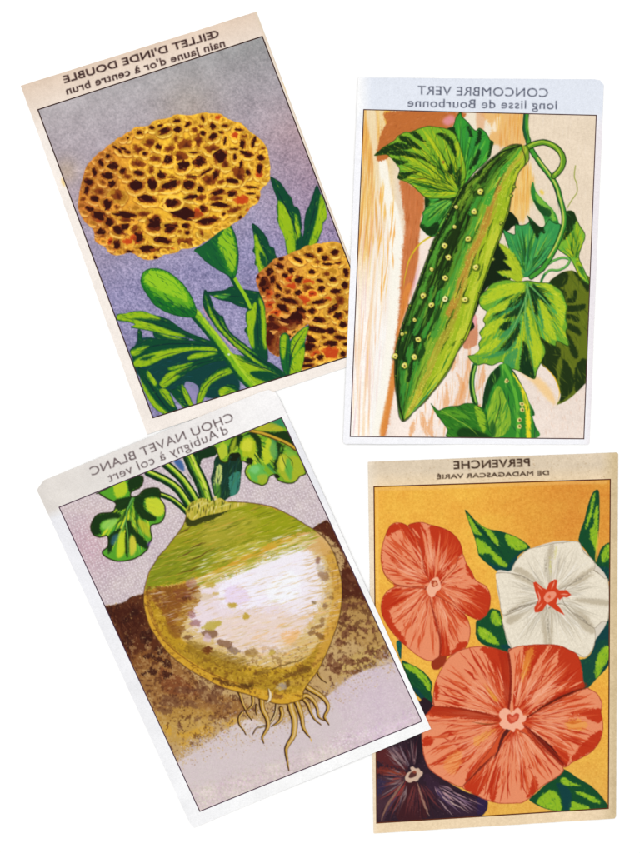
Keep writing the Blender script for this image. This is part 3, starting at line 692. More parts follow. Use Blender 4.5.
    P.hatch(o, 75, 12, 1., [(20, 80, 40), (120, 190, 60), (30, 110, 40)], 90, .6, jit=8)
    for x, y in ((133, 205), (208, 320), (210, 350), (195, 432), (196, 400)): P.ell(x, y, 11, 11, 0, (228, 216, 130), .95); P.ell(x + 2, y, 5, 6, 0, (110, 60, 20), .9)
    P.poly("262 352 280 362 278 380 262 384", (30, 90, 40)); P.line("140 260 144 330", .8, (10, 30, 30)); P.unclip()
    P.part('leaf', label='small curled leaf over the young cucumber')
    o = "88 232 105 240 122 280 145 340 152 380 150 430 126 468 90 486 62 480 44 430 34 380 48 320 62 275"
    P.poly(o, (130, 176, 44), own=True); P.clip(o)
    P.hatch(o, 110, 10, 1.1, [(60, 140, 50), (170, 200, 60), (40, 110, 40), (190, 206, 60)], 70, .7); P.line("90 240 100 320 80 400 60 470", 1, (20, 70, 30)); P.poly("60 400 80 440 70 486 40 470", (24, 80, 30), .8, soft=.6); P.unclip()
    P.Z(410, 290)
    P.part('leaf', label='dark green leaf at the bottom edge below the fruit')
    o = "103 568 118 580 142 600 172 588 202 580 240 578 278 565 318 568 342 580 360 590 372 610 385 640 395 700 400 740 195 740 186 700 160 660 130 620"
    P.poly(o, (46, 118, 30), own=True); P.clip(o)
    P.poly("320 580 355 600 375 640 372 720 340 660", (150, 190, 40), .9, soft=.6, grain=.4); P.poly("150 606 230 600 300 640 260 640 180 628", (96, 160, 36), .8, soft=.8, grain=.5)
    P.hatch(o, 30, 8, .7, [(24, 80, 24), (110, 170, 50), (20, 60, 20), (80, 150, 40)], 150, .6); P.poly("250 690 330 700 400 740 250 740", (16, 50, 16), .8, soft=1.); P.line("110 575 220 640 300 690 350 740", 1, (160, 196, 60), .7)
    P.line(o, 1., (16, 50, 20), .8, taper=None); P.unclip()
    # vine and stalk
    P.Z(490, 70)
    P.part('vine')
    V = "182 205 178 250 176 300 188 350 206 400 240 452 275 500 310 545 335 590 348 640 365 700 370 760 358 810 330 880 298 940 268 985 240 1010 205 1035"
    P.line(V, 5.8, (24, 70, 30), own=True, taper=None, rough=.1); P.line(V, 3.6, (66, 150, 46), taper=None, grain=.3)
    P.line("172 215 170 290 184 350", 2.2, (20, 70, 50), .8, taper=None); P.line("190 215 190 290 200 350", 1.4, (130, 190, 70), .9)
    P.line("236 440 275 492 320 560 345 630 362 700 366 760 352 815 326 880 290 940", 1.5, (196, 206, 90), .95, taper=None)
    P.line("215 430 262 500 305 560 334 640 345 720", .9, (14, 46, 30), .9)
    P.part('fruit_stalk')
    V = "178 392 205 378 240 366 275 364 315 380 345 405 364 440 362 475 345 505 318 532"
    P.line(V, 6.4, (20, 46, 16), own=True, taper=None); P.line(V, 4.3, (96, 150, 36), taper=None, grain=.3); P.line("180 388 220 368 270 360 320 380 346 412 356 450 348 490 322 524", 1.6, (168, 196, 60), .95, taper=None)
    # the cucumber
    P.Z(0, 0, 1)
    Lp = P.pts("521 145.5 514 145 506 148 498 154 488 162 476 174 466 184 460 190 456 198 450 210 444 224 434 240 429 254 423 270 418 284 413 298 407 312 401 330 396 350 395 368 395.5 384 397.5 400 399.2 414 400.8 418.6 403.4 421")
    Rp = P.pts("521 145.5 527 147 528.5 155 527 162 519 171 515 181 514 188 511 194 510.5 198 508 213 504 224 500 238 498 242 494 252 489 268 483 284 477.5 300 472.5 318 468 334 461 346 456 354 450 368 442 380 434 390 424 402 412.5 412.5 408.5 417.6 403.4 421")
    f = lens(Lp, Rp)
    out = np.vstack([Lp, Rp[::-1][1:-1]])
    P.line(np.ravel(out), 2.2, (20, 30, 10), .7, taper=None)
    P.part('cucumber', label='long warty green cucumber hanging from its stalk')
    cu = P.cur
    P.poly(out, (110, 150, 36), own=True, rough=0); P.clip(out)
    def strip(u0, u1, v0, v1, col, a=1, soft=.4, grain=.5, wob=.02):
        A = [f(u0 + RNG.randn() * wob, v) for v in np.linspace(v0, v1, 12)]; B = [f(u1 + RNG.randn() * wob, v) for v in np.linspace(v1, v0, 12)]
        P.poly(np.array(A + B).ravel(), col, a, soft=soft, grain=grain)
    strip(0, .40, 0, .8, (28, 50, 12)); strip(.38, .52, 0, .9, (90, 140, 36)); strip(0, .3, .8, 1, (50, 116, 36)); strip(.0, .12, .3, .95, (28, 60, 18)); strip(.48, .66, .03, .97, (120, 166, 40)); strip(.62, .78, .05, .97, (166, 164, 46)); strip(.74, 1.02, 0, 1, (158, 184, 32))
    strip(.44, .56, .30, .70, (76, 152, 50)); strip(.6, .72, .18, .62, (184, 140, 50)); strip(.86, .95, .3, .95, (186, 200, 50))
    strip(.07, .17, .02, .30, (124, 160, 40)); strip(.06, .15, .3, .74, (80, 150, 46)); strip(.5, .64, .02, .25, (70, 160, 50)); strip(.22, .30, .55, .80, (60, 140, 44)); strip(.36, .44, .55, .95, (56, 146, 50)); strip(.15, .3, .66, .96, (56, 140, 50)); strip(.28, .36, .5, .86, (22, 50, 14)); strip(.10, .2, .62, .8, (20, 50, 16)); strip(.42, .48, .6, .8, (30, 70, 20))
    strip(.5, .8, .88, 1.02, (190, 180, 50)); strip(.28, .40, .28, .5, (24, 44, 10)); strip(.30, .36, .14, .26, (60, 110, 30)); strip(.2, .26, .2, .33, (96, 140, 36)); strip(.33, .44, .22, .3, (64, 150, 50))
    CL = [((40, 70, 16), (90, 150, 40), (16, 30, 8)), ((22, 40, 10), (60, 120, 30), (90, 140, 40)), ((100, 180, 60), (60, 140, 40), (150, 180, 50)), ((200, 170, 60), (150, 130, 40), (180, 190, 60)), ((206, 210, 70), (150, 180, 30), (120, 160, 30), (196, 200, 50))]
    for k in range(900):
        u = RNG.rand() * .98 + .01; v = RNG.rand(); l = .02 + RNG.rand() * .07
        c = CL[0 if u < .18 else 1 if u < .45 else 2 if u < .62 else 3 if u < .78 else 4]
        P.line(np.ravel([f(u, v), f(u + RNG.randn() * .01, v + l / 2), f(u, v + l)]), .5 + RNG.rand() * .9, c[RNG.randint(len(c))], .6)
    for k in range(46):                      # broken streaks that mottle the skin
        u = .2 + .75 * RNG.rand(); v = .04 + .85 * RNG.rand(); l = .03 + .05 * RNG.rand()
        P.line(np.ravel([f(u, v), f(u + RNG.randn() * .015, v + l / 2), f(u + RNG.randn() * .01, v + l)]), 1.4 + 1.6 * RNG.rand(), ((60, 96, 20), (190, 200, 50), (206, 206, 60), (110, 150, 30), (40, 80, 16))[RNG.randint(5)] if u > .45 else ((80, 150, 40), (20, 40, 10), (120, 170, 50), (60, 120, 36))[RNG.randint(4)], .7, grain=.7, rough=.25)
    for k in range(500):
        u = .55 + RNG.rand() * .42; v = .08 + .88 * RNG.rand(); x, y = f(u, v); P.ell(x, y, .45, .45, 0, (222, 222, 96), .7)
    for u, v, l, c in ((.62, .12, .1, (110, 90, 30)), (.8, .36, .07, (60, 80, 16)), (.78, .5, .08, (40, 70, 16)), (.66, .62, .05, (40, 70, 16)), (.9, .72, .08, (60, 130, 40)), (.93, .86, .07, (30, 110, 50)), (.56, .78, .12, (90, 110, 30)), (.5, .56, .1, (24, 70, 20)), (.86, .8, .1, (90, 140, 30))):
        P.line(np.ravel([f(u, v), f(u - .02, v + l / 2), f(u, v + l)]), 1.8, c, .9)
    P.line(np.ravel([f(.03, v) for v in np.linspace(0, 1, 14)]), 1.6, (16, 34, 10), .9, taper=None); P.line(np.ravel([f(.985, v) for v in np.linspace(0, 1, 14)]), 1.1, (40, 60, 16), .8, taper=None)
    P.line(np.ravel([f(.93, v) for v in np.linspace(.82, .98, 5)]), 2, (60, 160, 90), .6)
    P.unclip()
    P.part('wart', 'cucumber')
    wp = []
    P.Z(370, 170); wp += list(P.pts("547 108 520 208 490 345 372 378 392 438 375 540 268 628 528 486 422 285 308 497 430 186"))
    P.Z(340, 290); wp += list(P.pts("415 30 455 76 525 45 625 48 390 247 372 335 275 332 310 220 322 378 372 150"))
    P.Z(410, 70); wp += list(P.pts("350 608")); P.Z(0, 0, 1)
    for k, (x, y) in enumerate(wp):
        r = 2.7 if k not in (9, 10, 18, 8, 20) else 1.8
        P.parts[-1] = 'wart'
        if k: P.part('wart', 'cucumber')
        P.ell(x + .6, y + .9, r + 1.1, r + .9, 0, (24, 44, 10), .7, soft=.3)
        P.ell(x, y, r, r, 0, (214, 208, 84) if k != 13 else (240, 236, 170), own=True, rough=.1); P.ell(x - .3, y - .3, r * .62, r * .62, 0, (244, 236, 150), .9)
        P.ell(x + .1, y + .2, r * .33, r * .33, 0, (110, 70, 20), .95)
    # knobs on the outline
    P.use(cu)
    for v in np.r_[np.linspace(.12, .9, 15), np.linspace(.2, .85, 11)]:
        sd = 0.0 if RNG.rand() < .6 else 1.0; x, y = f(sd, v + RNG.randn() * .01); r = 1.0 + .7 * RNG.rand(); P.ell(x, y, r, r, 0, (28, 44, 12), .95, own=True); P.ell(x + (.3 if sd == 0 else -.4), y - .2, r * .55, r * .5, 0, (150, 180, 60), .8)
    for x, y in ((501, 223.5), (493, 259.5), (462, 341), (514, 187), (511, 196), (406, 333)): P.ell(x, y, 2, 2, 0, (60, 80, 20), own=True); P.ell(x - .3, y - .2, 1.2, 1.2, 0, (170, 180, 60))
    P.unclip()
    return dict(P=P, card=card, frame=frame, name='seed_card', line=(70, 44, 44), lw=1.0,
                text=[("CONCOMBRE VERT", (547.6, 97.4), (417.5, 95.0), 8.6, .10, (74, 78, 96)),
                      ("long lisse de Bourbonne", (556.6, 109.6), (407.5, 107.2), 8.4, .12, (74, 78, 96))],
                label='cucumber seed card with a long warty green fruit and a bluish header')
# ---------------------------------------------------------------- turnip card
def card3():
    P = Pic((30, 384, 438, 834))
    card = [(37.4, 490.3), (38.6, 487.4), (44.5, 480), (262, 391.2), (269, 389.6), (276, 392.5), (280, 399), (431, 728.5), (194, 827.5), (190, 823)]
    frame = [(59.4, 507.2), (281.6, 417.6), (421.7, 720.7), (200, 811)]
    d = (P.Y - 507 + (P.X - 59) * .403)
    top = np.clip(1 - d / 10, 0, 1)[..., None]; rt = np.clip((P.X - 60) / 220, 0, 1)[..., None]
    base = np.array([236, 236, 240.]) * (1 - top) + (np.array([224, 218, 212.]) * (1 - rt) + np.array([244, 242, 242.]) * rt) * top
    wh = np.clip((d - 90) / 40, 0, 1)[..., None] * rt
    base = base * (1 - wh) + 250 * wh
    base = base + P.g3[..., None] * 9 + P.g2[..., None] * 3 + P.g1[..., None] * 4
    P.c[:] = base / 255
    fr = [c for q in frame for c in q]
    P.Z(0, 0, 1); P.clip(fr, False)
    P.part('printed_background', label='pinkish grey dotted printed background')
    P.poly(fr, (204, 190, 196), own=True, smooth=False, rough=0)
    t = np.clip((P.Y - 640) / 80, 0, 1)[..., None]
    g = np.array([200, 184, 188.]) * (1 - t) + np.array([214, 198, 204.]) * t
    lav = np.exp(-((P.X - 380) ** 2 + (P.Y - 705) ** 2) / 1800.)[..., None]; pk = np.exp(-((P.X - 90) ** 2 + (P.Y - 545) ** 2) / 900.)[..., None]
    g = g + lav * np.array([2, -4, 16.]) + pk * np.array([2, -12, -8.]) + P.g1[..., None] * 16 + P.g3[..., None] * np.array([10, 12, 6]) + P.g2[..., None] * np.array([6, 8, 4]) + t * (P.g3[..., None] * np.array([2, 3, 2.]) + P.g2[..., None] * np.array([5, 6, 5.]) + np.array([2, 2, -6.]) + np.roll(P.g1, 9, 1)[..., None] * np.array([10, 0, 14.]))
    P.put((np.ones((P.h, P.w)), (slice(0, P.h), slice(0, P.w))), np.clip(g, 0, 255) / 255)
    # white stipple rows
    for a in np.arange(-10, 300, 2.9):
        for b in np.arange(0, 330, 2.9):
            x = 59 + a * .928 + b * .42 + RNG.randn() * .5; y = 507 - a * .374 + b * .907 + RNG.randn() * .5
            if y < 612 and b < 150 or (y > 655 and x > 330 and RNG.rand() < .6): P.ell(x, y, .75, .75, 0, (240, 230, 234), .62, rough=0)
    # soil
    P.part('soil', label='dark brown crumbly soil fading to ochre')
    sl = "92 606 108 605.5 124 602 131 597 143 593.5 160 588 220 560 300 540 313 528 322 522.5 330 523.5 350 566 375 612 396 655 388 664 372 668 352 676 335 690 322 700 300 720 270 724 250 718 236 724 224 730 214 738 200 748 188 756 172 762 160 735 130 676"
    m = P.m_poly(sl); P.put(m, (190, 156, 104), 1, own=True, soft=.5, grain=.8)
    P.clip(sl)
    dk = lambda p, c, a=.9, s=2.2, gr=.9: P.poly(p, c, a, soft=s, grain=gr)
    dk("92 606 108 605.5 124 602 131 597 145 593 160 590 160 620 165 640 170 660 150 664 140 668 128 660 110 640", (84, 38, 18), .96, 1.2)
    dk("112 612 125 606 140 604 144 625 130 640 118 628", (58, 20, 12), .7)
    dk("130 660 160 650 190 672 210 690 240 700 250 712 215 720 190 716 160 722 150 700", (142, 92, 44), .8)
    dk("160 668 185 680 200 694 180 696 164 690", (120, 62, 34), .7); dk("150 716 180 706 215 712 205 730 180 742 165 738", (190, 148, 66), .7)
    dk("311 527 322 520 332 524 352 570 372 606 360 612 342 606 336 590 344 560 330 538", (76, 30, 16), .96, 1.)
    dk("342 600 372 606 384 640 372 652 350 640 338 650", (176, 136, 74), .8); dk("340 660 388 644 384 664 340 676", (196, 164, 90), .7)
    sp = lambda L, c, a=.8, s=.7: [P.ell(x, y, rx, ry, dg, c, a, soft=s, grain=.9, rough=.25) for x, y, rx, ry, dg in L]
    P.o = (0, 0, 1.)
    sp([(348, 552, 4, 2.5, 60), (350, 588, 4, 3, 0), (352, 576, 5, 3, 10), (344, 606, 6, 4, 0), (356, 604, 10, 2, -5), (346, 632, 4, 7, 20), (340, 642, 6, 5, 0), (352, 628, 6, 2.5, 0), (364, 630, 5, 3, 30), (368, 622, 4, 3, 0), (374, 630, 3, 4, 0), (348, 660, 9, 4, 20), (356, 672, 14, 3, 5), (336, 668, 6, 6, 0), (370, 652, 9, 3, -10), (380, 656, 6, 5, 0), (384, 648, 5, 3, -30), (330, 660, 4, 8, 10), (364, 660, 6, 2.5, -10), (344, 618, 7, 5, 0)], (112, 66, 44), .8)
    sp([(344, 556, 5, 3, 0), (350, 565, 4, 3, 0)], (186, 150, 100), .5)
    sp([(124, 620, 4, 4, 0), (134, 612, 4, 5, 0), (146, 636, 8, 7, 0), (128, 642, 6, 6, 0), (149, 656, 5, 2.5, 0), (159, 650, 4, 4, 0), (168, 665, 5, 4, 30), (144, 674, 3.3, 3, 0), (152, 671, 4, 3.2, 0), (168, 675, 5.5, 3.6, 0), (160, 660, 6, 2, 20), (118, 606, 3, 3, 0), (110, 612, 3, 5, 0)], (52, 20, 14), .85, .5)
    sp([(212, 718, 4, 3.5, 0), (197, 719, 3.5, 2.8, 0), (180, 726, 3.6, 3.4, 0), (228, 705, 4.5, 3.4, -20), (225, 710, 3, 2, 0), (222, 729, 2, 3, 0), (228, 720, 2, 2, 0), (194, 747, 2.2, 2, 0), (190, 704, 10, 4, 10), (210, 698, 12, 5, 20), (170, 700, 10, 6, 0), (165, 710, 6, 4, 0), (186, 690, 8, 4, 0), (218, 690, 7, 6, 20), (200, 686, 8, 5, 20)], (112, 72, 50), .65)
    sp([(186, 744, 5, 2.5, 0), (199, 750, 4, 2, -30), (192, 755, 3, 1.6, 0), (168, 730, 3, 7, -20), (206, 730, 12, 5, 0), (190, 734, 10, 4, 0), (232, 722, 8, 4, -30)], (210, 160, 50), .65)
    P.hatch(sl, lambda x, y: RNG.rand() * 180, 2.6, .9, [(96, 50, 26), (206, 176, 120), (150, 100, 50), (60, 24, 14), (190, 150, 80)], 1500, .5)
    P.hatch("108 607 143 595 165 660 135 665", lambda x, y: 70, 6, .8, [(140, 90, 60), (40, 14, 10)], 120, .5); P.hatch("313 530 328 526 352 575 340 600", 60, 5, .8, [(140, 90, 50), (40, 14, 10)], 60, .5)
    fd = np.clip((P.Y - 640) / 70, 0, 1)
    n1 = P.g2 * .75 + P.g1 * .28
    P.put((np.clip((n1 - .10 - fd * .10) * 9, 0, 1), (slice(0, P.h), slice(0, P.w))), (84, 44, 26), .62)
    P.put((np.clip((-n1 - .16) * 9, 0, 1) * np.clip((P.Y - 615) / 30, .1, 1), (slice(0, P.h), slice(0, P.w))), (206, 172, 116), .42)
    P.line("108 605.5 124 602 131 597 143 593.5", 1.2, (50, 20, 14), .8); P.line("313 528 322 522.5 330 523.5", 1.2, (50, 20, 14), .8)
    P.unclip()
    # the soil thins out downwards into the pale ground
    P.poly("325 700 345 682 372 668 392 655 420 690 400 720 330 730", (208, 192, 196), .6, soft=6, grain=1.4)
    P.poly("176 764 200 742 230 732 260 724 310 712 330 700 330 740 180 790", (210, 196, 198), .75, soft=4.5, grain=1.8)
    P.hatch("180 745 215 722 250 708 310 700 390 655 400 670 330 712 300 726 220 752 184 765", lambda x, y: RNG.rand() * 180, 1.8, 1.1, [(206, 176, 120), (176, 140, 96), (214, 198, 196), (216, 200, 200)], 900, .6)
    P.hatch("178 745 210 720 250 706 250 722 200 746", lambda x, y: RNG.rand() * 180, 1.8, 1.2, [(120, 80, 50), (150, 110, 60), (206, 160, 70)], 160, .6)
    P.hatch("190 750 215 730 250 716 300 716 300 740 220 760 180 770", lambda x, y: RNG.rand() * 180, 1.6, .8, [(206, 170, 90), (150, 110, 70), (216, 200, 200)], 260, .6)
    # fine rootlets
    P.Z(220, 660)
    OC, DKR, PL = (190, 146, 44), (60, 30, 16), (232, 208, 176)
    def root(p, w, body=OC, d=1.1):
        P.part('rootlet')
        a = P.pts(p); P.o, oo = (0, 0, 1.), P.o
        P.line(np.ravel(a), [w + 1.9, w + 1.5, w * .8 + 1.2, w * .5 + 1., 1.2], DKR, own=True)
        P.line(np.ravel(a + [d * .55, -.1]), [w, w * .9, w * .7, w * .4, .3], body)
        P.line(np.ravel(a + [d * .75, -.1]), [w * .3, w * .34, w * .25, .3, .2], PL, .6)
        P.o = oo
    root("98 160 108 195 120 230 140 270 160 300", 2.2); root("165 180 165 215 150 238 130 252", 2.2); root("112 262 96 285 98 320 118 348 130 372", 1.4, (214, 170, 70))
    root("182 225 180 250 182 272", 1.); root("285 200 280 250 265 290 240 322 210 332 182 340 166 368", 1.6, (206, 180, 120)); root("305 240 310 270 300 300 280 318 258 330", 3.)
    root("208 195 212 240 235 290 240 330 225 360 212 385 219 415", 4.); root("420 195 440 220 450 250 470 290 505 322", 2.6); root("400 190 430 175 465 200 485 240 492 280 522 300", 3.6)
    root("430 130 460 150 495 170 530 205 540 240 522 280 530 298 545 322", 4.); root("488 58 496 80 510 96 532 112", .9); root("370 180 392 230 408 280 415 330 432 362 450 386", 4.4)
    root("345 180 355 240 372 290 372 340 365 380 340 420 330 450 336 500 345 550", 5.6, (196, 154, 60))
    P.line("450 385 460 410", 1.5, (220, 170, 60), .7)
    # stalks and leaves behind the crown
    D = (14, 56, 26)
    P.Z(150, 385)
    P.part('leaf_stalk', label='dark blue green stalk behind the crown')
    o = "330 360 318 420 305 470 318 540 340 575 372 578 400 560 440 540 452 500 456 450 462 400 450 350 400 330"
    P.poly(o, (18, 52, 36), own=True); P.clip(o); P.poly("395 470 420 440 452 440 450 500 440 540 405 558 400 520", (60, 140, 120), .85, soft=1.2, grain=.6); P.poly("335 410 360 405 355 490 320 500", (206, 216, 120), .9, soft=.5, grain=.5); P.poly("320 500 350 500 350 570 330 570", (90, 150, 40), .8, soft=.6); P.hatch(o, 100, 10, .9, [(10, 34, 30), (60, 110, 60), (30, 70, 70)], 60, .6); P.unclip()
    P.poly("120 380 150 372 170 400 172 430 150 420", (50, 90, 150), .9, soft=.5)
    P.poly("210 350 300 300 335 330 330 350 300 362 262 372 250 400 225 360", (16, 50, 20))
    for lab, s_, w in (("thin pale stalk arching left", "20 545 62 550 110 570 150 600 190 640", 2.6), ("stalk leaning left", "-6 438 50 462 100 488 140 520 170 560 196 600", 5.2), ("stalk in the middle", "75 392 120 430 165 475 200 525 230 575 240 600", 5.4), ("thick upright stalk", "190 340 215 400 240 450 262 500 280 560 285 590", 9.5)):
        P.part('leaf_stalk', label=lab)
        P.line(s_, w + 3.4, (14, 46, 22), own=True, taper=None); a = P.pts(s_); P.o, oo = (0, 0, 1.), P.o
        P.line(np.ravel(a + [w * .10 + .3, -.5]), w * .62, (150, 190, 40), taper=None, grain=.3); P.line(np.ravel(a + [w * .2 + .3, -.8]), w * .22, (214, 220, 90), .9, taper=None)
        P.line(np.ravel(a + [-w * .25, 0]), w * .2, (60, 120, 40), .8, taper=None); P.o = oo
    P.hatch("180 340 230 340 300 580 250 590 200 460", 65, 8, .8, [(10, 40, 20), (70, 130, 50)], 40, .6)
    # left leaf
    P.Z(70, 440)
    o = "133 268 200 235 300 185 352 178 368 190 366 215 348 240 322 252 305 268 312 285 345 275 370 250 400 240 440 240 455 262 452 290 474 325 478 362 470 392 450 415 410 425 404 450 412 490 396 520 390 545 350 580 300 600 240 606 190 590 165 570 165 555 190 530 188 480 150 486 118 472 105 440 112 408 132 378 160 365 212 360 230 330 226 312 182 290 150 270"
    vleaf(P, o, (84, 160, 40), "315 290", "140 400 180 560 300 590 390 530 460 370 440 260", [(150, 196, 40), (206, 214, 44), (70, 160, 60), (120, 186, 60)],
          ["300 188 360 178 368 200 345 240 315 250 300 262 290 225", "350 275 372 250 400 240 440 240 456 265 450 290 400 285 370 300 380 350 430 380 425 405 380 400 340 370 320 330 325 290", "108 440 112 408 135 378 210 362 260 372 230 400 170 402 150 440 160 470 120 472",
           "230 300 290 285 320 290 290 340 240 350 225 335", "280 420 300 400 320 440 380 500 390 545 340 520 310 470 300 500 290 590 275 540", "190 490 215 460 260 440 230 490 205 560 190 560"], 'lobed leaf hanging at the left', n=1.5, vein=(20, 60, 20), outline=(30, 46, 10))
    P.clip(o)
    P.poly("385 295 440 290 470 320 474 360 440 385 390 345", (206, 212, 50), .9, soft=.6, grain=.5); P.poly("220 212 270 205 290 240 280 275 240 290 225 270", (190, 206, 40), .9, soft=.6, grain=.4); P.poly("160 420 200 395 240 395 210 440 165 445", (150, 206, 90), .85, soft=.5)
    P.poly("255 470 270 460 275 560 240 590 235 540", (210, 216, 40), .85, soft=.5); P.poly("300 490 322 480 332 540 312 580 300 560", (220, 200, 60), .85, soft=.5); P.poly("340 400 380 410 400 450 400 490 360 450", (196, 190, 40), .8, soft=.6)
    P.poly("215 480 245 470 225 520 205 520", (60, 110, 150), .6, soft=.6)
    P.line("315 288 290 350 280 400 250 470 235 510", 2., (110, 180, 90), .85, taper='end'); P.line("280 400 292 500 290 596", 1.6, (110, 180, 80), .85, taper='end'); P.line("300 380 340 440 386 500 395 530", 1.4, (110, 170, 60), .8, taper='end')
    P.line("318 292 292 352 284 402 255 472", .9, (14, 40, 20), .9); P.unclip()
    P.line(o, 1.3, (30, 36, 10), .8, taper=None)
    P.ell(395, 520, 6, 14, 20, (110, 60, 170), .7, soft=.5); P.ell(478, 345, 4, 16, 0, (120, 60, 160), .5, soft=.5)
    # right leaf
    P.Z(220, 385)
    o = "-70 300 0 285 40 268 150 225 305 163 340 230 385 325 428 430 422 448 402 455 385 475 365 490 330 490 300 480 285 470 285 448 262 450 246 462 235 490 212 502 190 495 168 488 145 470 130 450 127 425 140 400 160 390 140 392 122 382 105 378 100 350 80 345 60 345 50 352 42 380 25 388 5 378 -8 350 -25 310"
    vleaf(P, o, (120, 170, 36), "110 250", "20 380 150 380 200 490 330 480 420 430 300 200", [(170, 200, 40), (196, 210, 50), (90, 160, 50), (60, 140, 70)],
          ["70 260 110 250 90 300 60 330 40 345 48 300", "85 280 100 260 160 235 200 262 210 320 205 370 190 350 185 300 150 250 110 270 95 320", "190 240 240 250 300 290 370 322 385 350 340 320 310 310 300 350 280 400 285 330 270 280", "200 230 270 235 340 235 380 320 300 282 220 245",
           "270 385 300 340 320 300 312 350 290 410 278 440"], 'lobed yellow green leaf at the upper right', n=1.3, vein=(30, 70, 30), outline=(40, 50, 10))
    P.clip(o)
    P.ell(142, 315, 42, 58, 10, (176, 190, 30), .95, soft=.6, grain=.5); P.ell(140, 300, 26, 34, 5, (212, 214, 60), .8, soft=1)
    P.ell(245, 335, 34, 62, 5, (190, 204, 40), .95, soft=.6, grain=.5); P.ell(272, 320, 18, 60, 0, (70, 150, 90), .7, soft=1); P.ell(190, 440, 52, 42, 10, (96, 180, 80), .9, soft=.8, grain=.5); P.ell(175, 420, 24, 20, 0, (130, 206, 130), .7, soft=.6)
    P.ell(215, 470, 30, 26, 0, (170, 180, 40), .8, soft=.8); P.ell(355, 410, 60, 72, -20, (170, 180, 40), .9, soft=.8, grain=.5); P.ell(345, 420, 20, 52, -5, (80, 170, 70), .8, soft=.7); P.ell(312, 390, 14, 42, -8, (206, 206, 60), .9, soft=.5); P.ell(355, 330, 34, 26, 20, (120, 180, 60), .8, soft=.7)
    P.ell(15, 330, 26, 40, 0, (186, 200, 50), .9, soft=.7, grain=.5); P.ell(68, 300, 12, 36, 20, (176, 190, 40), .85, soft=.5)
    P.poly("260 180 305 165 330 210 290 205 250 200", (40, 130, 90), .9, soft=.6); P.poly("170 222 260 190 320 225 260 232", (180, 176, 40), .85, soft=.6)
    P.line("305 330 318 380 345 440", 1., (20, 60, 20), .8); P.line("320 340 360 380 366 420", .9, (20, 60, 20), .7); P.line("300 330 290 370 275 400", 1.2, (20, 60, 20), .8)
    P.line("150 228 210 242 280 268 335 292 378 322", 3.6, (90, 60, 14), .9, taper=None); P.line("150 227 210 240 280 265 335 289 378 318", 2.2, (206, 166, 50), .95, taper=None)
    P.unclip(); P.line(o, 1.2, (40, 46, 10), .8, taper=None)
    P.use(P.cur)
    for x, y, rx, ry in ((148, 378, 20, 15), (285, 456, 15, 10), (78, 352, 26, 16), (70, 370, 18, 10)): P.ell(x, y, rx, ry, 0, (20, 30, 12), .95)
    # the turnip
    P.Z(0, 0, 1)
    R = ("188 512 184 524 179 532 172 541 166 549 160 555 155 563 150 571 147 580 145 588 144 597 144.5 606 146.5 615 150 626 156 636 163 646 171 655 182 664 194 672 206 678.5 214 683 226 688 238 691.5 248 694 258 697.5 266 700 276 703 286 703.5 296 701 302 698 304 690 309 682 318 670 "
         "324 658 329 647 334 634 338 622 341 608 342 595 341.5 581 339 569 335 556 330 546 325 539 316 531 306 525 296 518.5 285 512.5 274 507.5 262 504.5 250 502.8 240 502.2 232 501.5 222 503 208 505 196 506")
    P.line(R, 1.4, (60, 30, 14), .6, taper=None)
    P.part('turnip_root', label='big round turnip, green at the neck and white lavender below')
    P.poly(R, (206, 160, 50), own=True, rough=0); P.clip(R)
    so = lambda p, c, a=1, s=2.5, g=.8: P.poly(p, c, a, soft=s, grain=g)
    so("150 590 200 580 260 560 310 532 330 545 336 570 334 600 320 640 300 662 260 670 220 662 190 645 165 620", (214, 184, 120))
    so("190 592 240 572 300 548 316 560 318 590 305 625 275 650 235 650 205 632 188 615", (234, 220, 224), 1, 3); so("190 600 215 585 300 560 320 580 312 620 285 642 240 648 205 636 190 620", (232, 216, 222), .8, 4)
    so("220 584 262 562 300 550 312 570 300 596 260 606 225 606", (242, 238, 248), 1, 4); so("250 570 300 546 322 560 324 600 300 616 270 600", (240, 234, 240), .75, 5); so("265 590 292 570 300 590 280 604", (246, 248, 252), .8, 3); so("225 590 240 585 250 600 230 606", (230, 210, 236), .8, 2.5)
    so("215 620 270 612 305 620 290 650 250 655 220 645", (232, 208, 190), .7, 4); so("280 634 300 630 290 645", (238, 180, 110), .7, 2)
    so("147 590 170 586 196 582 200 600 186 620 180 640 190 654 172 650 158 632 148 612", (164, 112, 34), .9, 2)
    so("154 592 190 584 198 590 184 606 176 622 172 636 160 622", (138, 82, 28), .8, 2); so("150 600 160 630 180 655 210 672 250 686 290 690 304 676 280 668 240 664 200 650 176 636 162 612", (190, 150, 34), .9, 2)
    so("176 648 200 656 230 668 262 676 300 664 322 640 328 650 312 676 296 692 262 692 220 680 190 666", (172, 134, 34), .85, 2); so("190 640 220 652 250 660 240 670 210 662 188 652", (140, 106, 30), .7, 2)
    so("144 590 149 612 160 634 176 650 200 666 236 682 276 692 300 694 300 704 250 700 200 682 160 650 140 610", (210, 160, 44), .9, 1.2)
    P.line("146 600 152 620 164 640 182 656 206 671 240 684 262 690", 1.2, (120, 70, 20), .7)
    so("318 540 330 548 340 575 342 600 336 630 322 660 312 668 322 640 332 604 330 570", (206, 156, 60), .9, 1.6); so("296 532 318 530 330 545 326 556 306 548", (214, 170, 110), .7, 2)
    # green neck
    NK = "190 506 240 500 300 518 318 530 306 532 290 536 272 542 258 550 240 556 230 563 212 571 196 578 180 583 160 586 144 590 140 570 160 550"
    so(NK, (150, 150, 28), 1, 1., 1.6); so("150 565 190 545 230 550 200 570 150 586", (128, 140, 26), .8, 2); so("230 506 280 510 305 524 270 536 240 530", (150, 156, 20), .9, 2)
    so("206 520 236 512 262 522 240 540 214 548 200 544", (186, 170, 70), .4, 3); so("212 556 258 540 268 544 230 562", (206, 190, 70), .6, 1.5)
